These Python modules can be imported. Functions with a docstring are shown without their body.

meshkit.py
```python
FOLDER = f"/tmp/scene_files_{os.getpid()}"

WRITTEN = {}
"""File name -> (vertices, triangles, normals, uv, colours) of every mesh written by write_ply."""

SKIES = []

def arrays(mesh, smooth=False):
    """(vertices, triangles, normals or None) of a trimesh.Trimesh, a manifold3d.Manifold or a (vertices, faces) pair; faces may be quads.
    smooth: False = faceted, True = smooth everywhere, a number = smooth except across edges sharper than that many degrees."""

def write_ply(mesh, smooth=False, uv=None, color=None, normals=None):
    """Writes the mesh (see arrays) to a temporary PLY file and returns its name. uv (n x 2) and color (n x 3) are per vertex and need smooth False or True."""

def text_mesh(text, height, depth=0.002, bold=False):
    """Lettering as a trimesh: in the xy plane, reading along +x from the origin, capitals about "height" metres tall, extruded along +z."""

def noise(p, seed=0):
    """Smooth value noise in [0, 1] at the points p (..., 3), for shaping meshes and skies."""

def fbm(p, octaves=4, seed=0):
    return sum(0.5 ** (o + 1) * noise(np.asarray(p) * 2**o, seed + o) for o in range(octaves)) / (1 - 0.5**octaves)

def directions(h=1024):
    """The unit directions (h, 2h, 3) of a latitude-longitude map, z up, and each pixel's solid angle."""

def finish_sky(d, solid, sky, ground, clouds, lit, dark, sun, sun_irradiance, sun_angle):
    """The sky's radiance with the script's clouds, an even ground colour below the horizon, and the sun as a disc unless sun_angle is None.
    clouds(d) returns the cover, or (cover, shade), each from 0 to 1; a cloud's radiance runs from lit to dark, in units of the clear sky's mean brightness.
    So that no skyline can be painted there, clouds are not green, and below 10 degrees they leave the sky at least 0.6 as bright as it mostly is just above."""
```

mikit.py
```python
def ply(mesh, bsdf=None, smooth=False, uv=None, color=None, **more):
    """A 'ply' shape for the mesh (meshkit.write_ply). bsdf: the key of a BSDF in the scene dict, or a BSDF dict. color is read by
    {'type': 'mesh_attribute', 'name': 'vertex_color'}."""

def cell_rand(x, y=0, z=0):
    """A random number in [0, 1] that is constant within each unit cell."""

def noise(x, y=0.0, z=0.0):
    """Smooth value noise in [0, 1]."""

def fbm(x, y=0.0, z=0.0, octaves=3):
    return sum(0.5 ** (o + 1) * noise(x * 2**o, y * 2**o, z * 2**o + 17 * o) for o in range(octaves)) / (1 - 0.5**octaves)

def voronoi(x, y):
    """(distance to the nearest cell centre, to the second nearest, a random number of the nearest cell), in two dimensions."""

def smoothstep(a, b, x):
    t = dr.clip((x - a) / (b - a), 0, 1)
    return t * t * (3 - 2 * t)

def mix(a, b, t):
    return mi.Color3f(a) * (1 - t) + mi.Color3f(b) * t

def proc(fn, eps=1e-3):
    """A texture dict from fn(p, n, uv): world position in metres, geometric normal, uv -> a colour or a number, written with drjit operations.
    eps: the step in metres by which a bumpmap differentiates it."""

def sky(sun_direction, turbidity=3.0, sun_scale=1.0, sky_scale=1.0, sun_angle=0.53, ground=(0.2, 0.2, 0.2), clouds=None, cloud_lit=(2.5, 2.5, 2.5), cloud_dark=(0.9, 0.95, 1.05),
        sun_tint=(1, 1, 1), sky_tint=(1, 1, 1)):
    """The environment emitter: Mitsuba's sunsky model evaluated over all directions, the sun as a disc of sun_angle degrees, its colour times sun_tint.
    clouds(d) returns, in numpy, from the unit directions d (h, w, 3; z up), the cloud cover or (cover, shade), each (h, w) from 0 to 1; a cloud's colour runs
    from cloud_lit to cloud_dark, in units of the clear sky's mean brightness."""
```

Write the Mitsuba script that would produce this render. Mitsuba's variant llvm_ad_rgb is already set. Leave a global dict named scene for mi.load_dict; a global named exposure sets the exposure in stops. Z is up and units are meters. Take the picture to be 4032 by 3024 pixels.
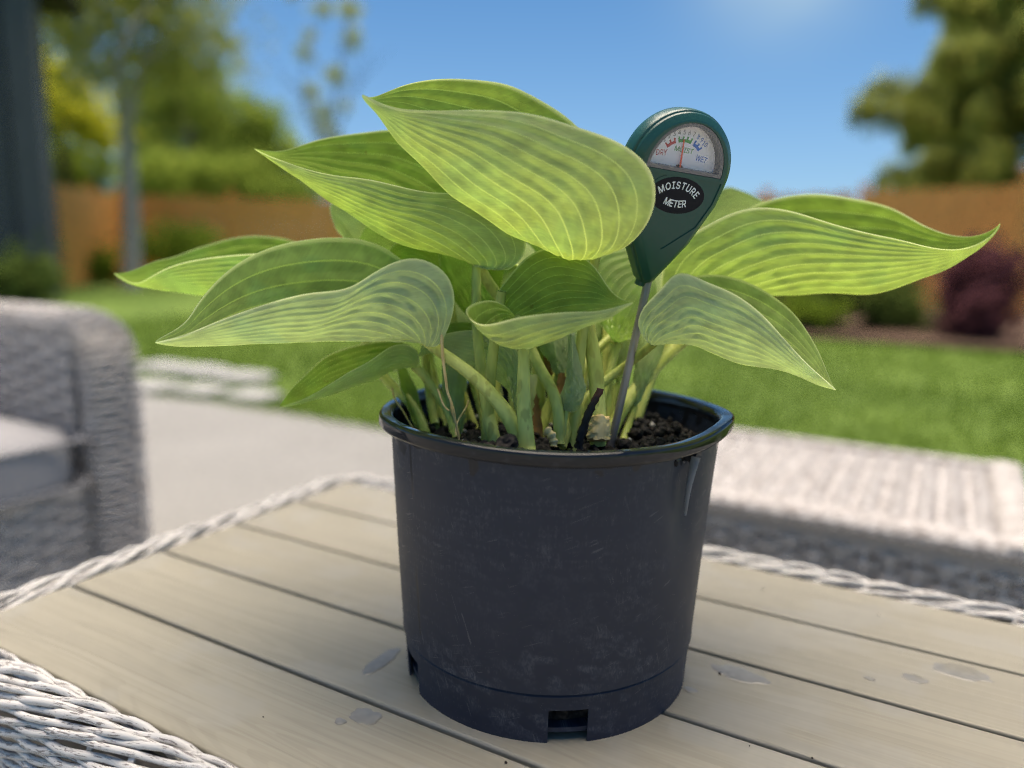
import math, random
import numpy as np, trimesh, manifold3d as m3, mitsuba as mi, drjit as dr
import mikit, meshkit
from mikit import proc, noise, fbm, voronoi, cell_rand, smoothstep, mix
from scipy.interpolate import CubicSpline

T = mi.ScalarTransform4f
scene, labels = {}, {}
rng = np.random.default_rng(7)

# ------------------------------------------------------------------ camera, sky, exposure
scene['camera'] = {'type': 'thinlens', 'fov': 67.97, 'fov_axis': 'x', 'near_clip': 0.02, 'far_clip': 400.0,
                   'aperture_radius': 0.0058, 'focus_distance': 0.472,
                   'to_world': T().look_at(origin=[0.23224, -0.46658, 0.79668], target=[-0.25344, 0.39018, 0.62324], up=[-0.10052, 0.14235, 0.98470])}


def wisps(d):
    c = np.array([-0.187, 0.915, 0.358]); c /= np.linalg.norm(c)
    n = meshkit.fbm(d * [9, 9, 16], 4, 3)
    near = np.exp(-((d - c) ** 2).sum(-1) / 0.008)
    high = np.clip(meshkit.fbm(d * [3.0, 3.0, 5.0], 5, 11) - 0.56, 0, 1) * 1.5 * np.clip(d[..., 2] * 2.2 - 0.75, 0, 1)
    low = 0.72 * np.exp(-np.clip(d[..., 2], 0, 1) / 0.14)
    return np.clip(near * (0.40 + 0.8 * n) + high + low, 0, 0.9)


SUN_AZ, SUN_EL = 110.0, 81.0
scene['sky'] = mikit.sky([math.cos(math.radians(SUN_AZ)) * math.cos(math.radians(SUN_EL)), math.sin(math.radians(SUN_AZ)) * math.cos(math.radians(SUN_EL)), math.sin(math.radians(SUN_EL))],
                         turbidity=2.2, sky_tint=(0.52, 0.96, 1.24), sky_scale=0.66, sun_tint=(0.985, 1.0, 1.03), sun_scale=1.2, sun_angle=54.0, clouds=wisps, cloud_lit=(2.15, 2.75, 2.95), ground=(0.22, 0.21, 0.19))
exposure = 2.06

# ------------------------------------------------------------------ helpers
def bsdf(key, d):
    scene[key] = d
    return key


def principled(key, color, rough=0.5, spec=0.5, bump=None, bscale=1.0, **kw):
    b = {'type': 'principled', 'base_color': proc(color) if callable(color) else {'type': 'rgb', 'value': list(color)}, 'roughness': proc(rough) if callable(rough) else rough, 'specular': spec, **kw}
    if bump is not None:
        b = {'type': 'bumpmap', 'tex': proc(bump, 4e-4), 'scale': bscale, 'bsdf': b}
    return bsdf(key, {'type': 'twosided', 'bsdf': b})


def add(key, mesh, mat, smooth=False, **kw):
    k, i = key, 1
    while k in scene:
        k = f'{key}_{i:03d}'; i += 1
    scene[k] = mikit.ply(mesh, mat, smooth, **kw)
    return k


def free(key):
    k, i = key, 1
    while k in labels or k in scene:
        k = f'{key}_{i:03d}'; i += 1
    return k


def thing(key, label, cat, group=None, kind=None):
    k = free(key)
    labels[k] = {'label': label, 'category': cat}
    if group: labels[k]['group'] = group
    if kind: labels[k]['kind'] = kind
    return k


def struct(key, mesh, mat, label, smooth=False, **kw):
    add(key, mesh, mat, smooth, **kw)
    labels[key] = {'label': label, 'kind': 'structure'}


def cat(ms):
    ms = [m for m in ms]
    vs, fs, n = [], [], 0
    for m in ms:
        v, f = (np.asarray(m.vertices), np.asarray(m.faces)) if hasattr(m, 'vertices') else m
        vs.append(v); fs.append(np.asarray(f) + n); n += len(v)
    return np.vstack(vs), np.vstack(fs)


def spline(pts, n):
    p = np.asarray(pts, float)
    s = np.r_[0, np.cumsum(np.linalg.norm(np.diff(p, axis=0), axis=1))]
    t = np.linspace(0, s[-1], n)
    return CubicSpline(s, p)(t) if len(p) > 2 else np.stack([np.interp(t, s, p[:, k]) for k in range(3)], 1)


def tube(pts, rad, sides=8, flat=1.0, up=(0, 0, 1), caps=True, uvs=False):
    """A tube along pts; radius may vary; flat < 1 squeezes it along the 'up' direction."""
    p = np.asarray(pts, float); n = len(p)
    r = np.broadcast_to(np.asarray(rad, float), (n,))
    t = np.gradient(p, axis=0); t /= np.linalg.norm(t, axis=1, keepdims=True) + 1e-12
    a = np.cross(t, np.asarray(up, float)); bad = np.linalg.norm(a, axis=1) < 1e-3
    a[bad] = np.cross(t[bad], [1.0, 0.03, 0]); a /= np.linalg.norm(a, axis=1, keepdims=True)
    b = np.cross(a, t)
    ang = np.arange(sides) * 2 * np.pi / sides
    v = p[:, None] + r[:, None, None] * (np.cos(ang)[None, :, None] * a[:, None] + flat * np.sin(ang)[None, :, None] * b[:, None])
    i, j = np.meshgrid(np.arange(n - 1), np.arange(sides), indexing='ij')
    q = np.stack([i * sides + j, (i + 1) * sides + j, (i + 1) * sides + (j + 1) % sides, i * sides + (j + 1) % sides], -1).reshape(-1, 4)
    f = np.vstack([q[:, [0, 2, 1]], q[:, [0, 3, 2]]])
    v = v.reshape(-1, 3)
    s = np.r_[0, np.cumsum(np.linalg.norm(np.diff(p, axis=0), axis=1))]
    uv = np.stack([np.repeat(s, sides), np.tile(ang / (2 * np.pi), n)], 1)
    if caps:
        v = np.vstack([v, p[:1], p[-1:]]); k = np.arange(sides); o = n * sides
        f = np.vstack([f, np.stack([k, (k + 1) % sides, k * 0 + o], 1), np.stack([(k + 1) % sides + (n - 1) * sides, k + (n - 1) * sides, k * 0 + o + 1], 1)])
        uv = np.vstack([uv, [[0, 0]], [[s[-1], 0]]])
    return (v, f, uv) if uvs else (v, f)


def rbox(lo, hi, r=0.003, seg=3):
    """A box with rounded edges."""
    lo, hi = np.asarray(lo, float), np.asarray(hi, float)
    s = trimesh.creation.icosphere(subdivisions=seg - 1, radius=r).vertices
    c = np.array([[x, y, z] for x in (lo[0] + r, hi[0] - r) for y in (lo[1] + r, hi[1] - r) for z in (lo[2] + r, hi[2] - r)])
    return trimesh.convex.convex_hull((c[:, None] + s[None]).reshape(-1, 3))


def man(m):
    g = m.to_mesh()
    return trimesh.Trimesh(np.array(g.vert_properties[:, :3]), np.array(g.tri_verts), process=False)


def to_man(m):
    return m3.Manifold(m3.Mesh(vert_properties=np.asarray(m.vertices, np.float32), tri_verts=np.asarray(m.faces, np.uint32)))


def grid(nx, ny):
    i, j = np.meshgrid(np.arange(nx - 1), np.arange(ny - 1), indexing='ij')
    a = i * ny + j
    q = np.stack([a, a + ny, a + ny + 1, a + 1], -1).reshape(-1, 4)
    return np.vstack([q[:, [0, 1, 2]], q[:, [0, 2, 3]]])


def blob(c, r, seed, sub=2, amp=0.35, squash=1.0, fr=1.6):
    m = trimesh.creation.icosphere(subdivisions=sub)
    v = np.array(m.vertices); k = 1 + amp * (meshkit.fbm(v * fr + seed * 7.3, 3, seed) - 0.5) * 2
    return v * k[:, None] * r * [1, 1, squash] + c, np.array(m.faces)


# ------------------------------------------------------------------ materials
TINT = [(1.00, 1.00, 1.00), (0.94, 0.97, 0.88), (0.96, 0.97, 1.35), (0.88, 0.96, 0.85), (0.88, 0.94, 1.10), (0.86, 0.94, 0.90)]
NV = 9.0


def leaf_parts(p, uv):
    k = dr.floor(uv.x * 0.5)
    a = dr.abs(2 * (uv.x - 2 * k) - 1)
    tint = mi.Color3f(0)
    for i, t in enumerate(TINT):
        tint = dr.select(k == i, mi.Color3f(*t), tint)
    f = a * NV
    d = dr.abs(f - dr.floor(f + 0.5))
    w = 0.022 / (dr.sin(3.1416 * dr.clip(uv.y, 0, 1)) + 0.10) + 0.012
    vein = 1 - smoothstep(w * 0.5, w * 1.35, d)
    vein = dr.select(f > NV - 0.3, 0, vein)
    rim = smoothstep(0.972, 0.990, a)
    m = 0.78 + 0.44 * fbm(p.x * 110, p.y * 110, p.z * 110, 4)
    fine = 0.94 + 0.12 * noise(uv.y * 300 + f * 9, f * 3.0)
    patch = smoothstep(0.52, 0.72, fbm(p.x * 42 + 9, p.y * 42, p.z * 42, 2))
    spot = smoothstep(0.90, 0.95, noise(p.x * 190, p.y * 190, p.z * 190)) * smoothstep(0.55, 0.65, noise(p.x * 22, p.y * 22, p.z * 22))
    return tint * m * fine, vein, rim, patch, spot


def leaf_upper(p, n, uv):
    t, vein, rim, patch, spot = leaf_parts(p, uv)
    c = mi.Color3f(0.450, 0.570, 0.150) * t
    c = mix(c, c * mi.Color3f(0.82, 0.96, 1.15), patch * 0.5)
    c = mix(c, mi.Color3f(0.74, 0.88, 0.30), vein * 0.78)
    c = mix(c, mi.Color3f(0.78, 0.84, 0.45), rim * 0.8)
    return mix(c, mi.Color3f(0.30, 0.26, 0.07), spot * 0.5)


def leaf_lower(p, n, uv):
    t, vein, rim, patch, spot = leaf_parts(p, uv)
    c = mi.Color3f(0.725, 0.770, 0.405) * t
    c = mix(c, c * mi.Color3f(0.92, 0.98, 1.10), patch * 0.4)
    c = mix(c, mi.Color3f(0.94, 0.96, 0.54), vein * 0.85)
    return mix(c, mi.Color3f(0.90, 0.92, 0.60), rim * 0.8)


bsdf('leaf_mat', {'type': 'principledthin', 'base_color': proc(leaf_upper), 'roughness': 0.36, 'diff_trans': 1.58, 'eta': 1.5})
bsdf('leaf_under_mat', {'type': 'principledthin', 'base_color': proc(leaf_lower), 'roughness': 0.55, 'diff_trans': 1.40, 'eta': 1.35})


def stem_color(p, n, uv):
    m = fbm(p.x * 90, p.y * 90, p.z * 40, 3)
    s = noise(p.x * 700, p.y * 700, p.z * 60)
    c = mix((0.36, 0.42, 0.09), (0.56, 0.59, 0.16), smoothstep(0.30, 0.70, m))
    st = smoothstep(0.62, 0.70, fbm(p.x * 150 + 3, p.y * 150, p.z * 60, 3))
    c = mix(c, (0.30, 0.31, 0.06), st * 0.6)
    return c * (0.88 + 0.2 * s)


principled('stem_mat', stem_color, 0.45, 0.3)
principled('straw_mat', lambda p, n, uv: mix((0.50, 0.33, 0.10), (0.68, 0.52, 0.24), noise(p.x * 300, p.y * 300, p.z * 120)), 0.6)
principled('sheath_mat', lambda p, n, uv: mix((0.55, 0.37, 0.12), (0.86, 0.68, 0.33), fbm(p.x * 260, p.y * 260, p.z * 130, 3)), 0.65)
principled('husk_mat', lambda p, n, uv: mix((0.36, 0.33, 0.07), (0.66, 0.60, 0.20), fbm(p.x * 260, p.y * 260, p.z * 130, 3)), 0.55)
principled('brown_mat', lambda p, n, uv: mix((0.22, 0.11, 0.03), (0.40, 0.22, 0.07), fbm(p.x * 220, p.y * 220, p.z * 90, 3)), 0.6)
principled('stick_mat', lambda p, n, uv: mix((0.012, 0.009, 0.008), (0.11, 0.035, 0.02), smoothstep(0.705, 0.722, p.z + 0.01 * noise(p.x * 400, p.y * 400, p.z * 400))), 0.7)


def soil_color(p, n, uv):
    a = noise(p.x * 420, p.y * 420, p.z * 420)
    return mix((0.007, 0.006, 0.006), (0.040, 0.030, 0.024), smoothstep(0.45, 0.95, a))


principled('soil_mat', soil_color, 0.75, 0.3)
principled('perlite_mat', (0.42, 0.39, 0.36), 0.8)


H_WET = 0.176


def pot_parts(p):
    a = dr.atan2(p.y, p.x) * 0.105
    z = p.z - 0.5
    wob = 0.012 * (fbm(a * 40, z * 40, 2.0, 3) - 0.5)
    low = smoothstep(0.46, 0.66, noise(a * 20 + 3, z * 26 + 40 * wob, 12) * 0.55 + noise(a * 9, z * 16, 13) * 0.45)
    chalk = fbm(a * 110 + 20 * wob, z * 170 + a * 40, 3.0, 5)
    pat = mi.Float(0)
    for t0, z0, st, sz in ((-1.00, 0.052, 0.30, 0.016), (-0.58, 0.060, 0.22, 0.022), (-1.28, 0.018, 0.20, 0.012), (-1.62, 0.034, 0.30, 0.016), (-0.85, 0.016, 0.35, 0.012)):
        pat = dr.maximum(pat, dr.exp(-dr.square((dr.atan2(p.y, p.x) - t0) / st) - dr.square((z - z0) / sz)))
    chalk = smoothstep(0.42, 0.70, chalk) * dr.clip(0.26 * low + pat * 1.2, 0, 1)
    grain = smoothstep(0.30, 0.78, noise(a * 1500, z * 800, 4) * 0.6 + 0.4 * noise(a * 700, z * 350, 14))
    rub = smoothstep(0.52, 0.80, noise(a * 60 + 2, z * 520 + 60 * wob, 9) * 0.5 + noise(a * 1500, z * 160, 19) * 0.5) * smoothstep(0.42, 0.62, noise(a * 34, z * 30, 8))
    t1, t2 = z * 0.94 - a * 0.34, a * 0.94 + z * 0.34
    s1 = smoothstep(0.90, 0.95, noise(t2 * 75, t1 * 1300, 5)) * smoothstep(0.50, 0.62, noise(a * 75, z * 70, 21))
    s2 = smoothstep(0.90, 0.95, noise(t1 * 70 + 5, t2 * 1200, 6)) * smoothstep(0.54, 0.66, noise(a * 65 + 7, z * 60, 22))
    dots = smoothstep(0.955, 0.975, noise(a * 1300, z * 1300, 7)) * smoothstep(0.45, 0.6, noise(a * 60, z * 60, 33))
    th = dr.atan2(p.y, p.x) + 0.008 * (noise(z * 160, 3.0) - 0.5)
    wet = dr.maximum((1 - smoothstep(0.007, 0.013, dr.abs(th + 1.99))) * smoothstep(0.140, 0.150, z), (1 - smoothstep(0.005, 0.016, dr.abs(th + 2.01))) * smoothstep(0.046, 0.05, z) * (1 - smoothstep(0.085, 0.105, z)))
    wet = dr.maximum(wet, smoothstep(0.62, 0.64, noise(a * 120, z * 60, 30)) * smoothstep(H_WET, H_WET + 0.002, z + 0.010 * noise(a * 170, 1.0, 2)))
    return chalk, grain, rub, dr.maximum(s1, s2), dots, wet


def pot_color(p, n, uv):
    chalk, grain, rub, scr, dots, wet = pot_parts(p)
    base = mix((0.0115, 0.0175, 0.0350), (0.0165, 0.0215, 0.0390), fbm(p.x * 50, p.y * 50, p.z * 40, 3))
    c = mix(base, (0.120, 0.114, 0.124), chalk * (0.25 + 0.75 * grain) * 0.50 + rub * grain * 0.20)
    c = mix(c, (0.17, 0.165, 0.17), dr.clip(scr * 0.30 + dots * 0.40, 0, 1))
    return mix(c, (0.010, 0.0108, 0.013), wet * 0.8)


def pot_rough(p, n, uv):
    chalk, grain, rub, scr, dots, wet = pot_parts(p)
    return dr.clip(0.46 + 0.20 * chalk - 0.28 * wet, 0.1, 1)


principled('pot_mat', pot_color, pot_rough, 0.40)
principled('rim_mat', lambda p, n, uv: mix((0.006, 0.0075, 0.011), (0.016, 0.018, 0.024), smoothstep(0.55, 0.8, fbm(p.x * 160, p.y * 160, p.z * 200, 3))),
           lambda p, n, uv: 0.06 + 0.22 * smoothstep(0.48, 0.66, fbm(p.x * 90, p.y * 90, p.z * 90, 2)), 0.42)
principled('pot_tear_mat', (0.16, 0.16, 0.16), 0.6)


def plank_color(p, n, uv):
    k = dr.floor((p.y + 0.2009) / 0.09)
    g = fbm(p.x * 5 + k * 31, p.y * 620, k * 7.0, 3)
    ring = noise(p.x * 3.2 + k * 17, p.y * 55 + 0.8 * noise(p.x * 7, p.y * 20, k), k * 3.0)
    line = smoothstep(0.42, 0.5, noise(p.x * 2.5 + k * 5, ring * 26 + p.y * 120, k))
    tone = 0.93 + 0.14 * cell_rand(k, 3, 5)
    blot = fbm(p.x * 22, p.y * 30 + k, 2.0, 3)
    c = mix((0.236, 0.217, 0.166), (0.284, 0.263, 0.207), g)
    c = mix(c, c * 0.86, line * 0.38)
    c = mix(c, mi.Color3f(0.272, 0.264, 0.236), smoothstep(0.48, 0.70, blot) * 0.35)
    return c * tone


def plank_bump(p, n, uv):
    k = dr.floor((p.y + 0.2009) / 0.09)
    ring = noise(p.x * 3.2 + k * 17, p.y * 55 + 0.8 * noise(p.x * 7, p.y * 20, k), k * 3.0)
    return 0.00016 * noise(p.x * 5 + k * 31, p.y * 700, k * 7.0) + 0.00022 * smoothstep(0.42, 0.5, noise(p.x * 2.5 + k * 5, ring * 26 + p.y * 120, k))


principled('plank_mat', plank_color, 0.50, 0.4, bump=plank_bump)


def wicker_color(p, n, uv):
    s = fbm(uv.x * 95, uv.y * 16, p.y * 30, 3)
    t = noise(uv.x * 300, uv.y * 34, p.x * 50)
    k = smoothstep(0.565, 0.625, s * 0.55 + t * 0.45)
    return mix((0.54, 0.525, 0.505), (0.12, 0.10, 0.092), k * 0.8)


principled('wicker_mat', wicker_color, 0.5, 0.4)
principled('wicker_far_mat', lambda p, n, uv: mix((0.55, 0.52, 0.49), (0.30, 0.27, 0.245), smoothstep(0.42, 0.68, noise(p.x * 160, p.y * 160, p.z * 160))), 0.55)
principled('frame_mat', (0.33, 0.31, 0.29), 0.6)
principled('cushion_mat', lambda p, n, uv: mi.Color3f(0.27, 0.268, 0.275) * (0.9 + 0.2 * noise(p.x * 700, p.y * 700, p.z * 700)), 0.85, 0.2)


def patio_color(p, n, uv):
    a = fbm(p.x * 2.2, p.y * 2.2, 0, 4)
    b = noise(p.x * 180, p.y * 180, 1)
    return mix((0.205, 0.202, 0.190), (0.265, 0.261, 0.247), a) * (0.88 + 0.24 * b)


principled('patio_mat', patio_color, 0.8, 0.3)
principled('stone_mat', lambda p, n, uv: mix((0.28, 0.28, 0.27), (0.40, 0.395, 0.38), fbm(p.x * 9, p.y * 9, p.z * 9, 3)), 0.8, 0.3)


def lawn_color(p, n, uv):
    return mix((0.084, 0.136, 0.022), (0.112, 0.172, 0.030), smoothstep(0.3, 0.7, fbm(p.x * 1.3, p.y * 1.3, 0, 3)))


principled('lawn_mat', lawn_color, 0.8, 0.2)
bsdf('grass_mat', {'type': 'principledthin', 'base_color': proc(lambda p, n, uv: mix((0.15, 0.235, 0.034), (0.20, 0.295, 0.048), smoothstep(0.3, 0.7, fbm(p.x * 1.3, p.y * 1.3, 0, 3)))), 'roughness': 0.5, 'diff_trans': 0.9, 'eta': 1.3})


def foliage(key, a, b, dt=1.2, sc=2.2):
    bsdf(key, {'type': 'principledthin', 'base_color': proc(lambda p, n, uv: mix(a, b, 0.7 * fbm(p.x * sc, p.y * sc, p.z * sc, 2) + 0.3 * cell_rand(p.x * 9, p.y * 9, p.z * 9))), 'roughness': 0.5, 'diff_trans': dt, 'eta': 1.3})


foliage('foliage_olive', (0.34, 0.37, 0.08), (0.58, 0.59, 0.17))
foliage('foliage_green', (0.20, 0.30, 0.05), (0.44, 0.52, 0.10))
foliage('foliage_yellow', (0.58, 0.58, 0.05), (0.80, 0.77, 0.10))
foliage('foliage_pine', (0.22, 0.26, 0.07), (0.54, 0.56, 0.14))
foliage('foliage_dark', (0.07, 0.12, 0.035), (0.20, 0.26, 0.06))
foliage('foliage_maroon', (0.085, 0.036, 0.042), (0.19, 0.08, 0.095))
foliage('foliage_lime', (0.14, 0.22, 0.02), (0.27, 0.36, 0.05))
principled('bark_mat', lambda p, n, uv: mix((0.28, 0.25, 0.225), (0.54, 0.49, 0.45), fbm(p.x * 14, p.y * 14, p.z * 4, 3)), 0.85, 0.2)
principled('dark_bark_mat', lambda p, n, uv: mix((0.05, 0.038, 0.03), (0.13, 0.10, 0.08), fbm(p.x * 14, p.y * 14, p.z * 5, 3)), 0.85, 0.2)
principled('fence_mat', lambda p, n, uv: mix((0.76, 0.32, 0.075), (0.86, 0.42, 0.12), fbm(p.x * 3.1, p.y * 3.1, p.z * 0.5, 3)) * (0.85 + 0.3 * noise(p.x * 60, p.y * 60, p.z * 3)), 0.6, 0.3)
principled('charcoal_mat', lambda p, n, uv: mi.Color3f(0.070, 0.074, 0.084) * (0.85 + 0.3 * noise(p.x * 30, p.y * 30, p.z * 3)), 0.55, 0.4)
principled('charcoal_dark_mat', (0.012, 0.013, 0.015), 0.6)
principled('mulch_mat', lambda p, n, uv: mix((0.03, 0.02, 0.015), (0.12, 0.075, 0.05), noise(p.x * 40, p.y * 40, 3)), 0.9, 0.2)
# meter
principled('meter_green', lambda p, n, uv: mi.Color3f(0.016, 0.078, 0.062) * (0.94 + 0.12 * noise(p.x * 2500, p.y * 2500, p.z * 2500)), 0.32, 0.5)
principled('meter_black', (0.008, 0.008, 0.014), 0.6, 0.25)
principled('dial_white', (0.74, 0.73, 0.79), 0.55)
principled('bezel_grey', (0.10, 0.105, 0.12), 0.35)
principled('print_white', (0.80, 0.80, 0.80), 0.5)
principled('print_grey', (0.16, 0.16, 0.19), 0.6)
principled('print_red', (0.42, 0.035, 0.045), 0.6)
principled('print_green', (0.055, 0.30, 0.07), 0.6)
principled('print_blue', (0.035, 0.14, 0.50), 0.6)
principled('needle_red', (0.75, 0.07, 0.035), 0.5)
bsdf('pane', {'type': 'thindielectric'})
bsdf('water', {'type': 'dielectric', 'int_ior': 1.33})
principled('steel', lambda p, n, uv: mix((0.22, 0.195, 0.19), (0.36, 0.325, 0.32), fbm(p.x * 300, p.y * 300, p.z * 60, 2)), 0.38, 0.5, metallic=0.35)
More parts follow.
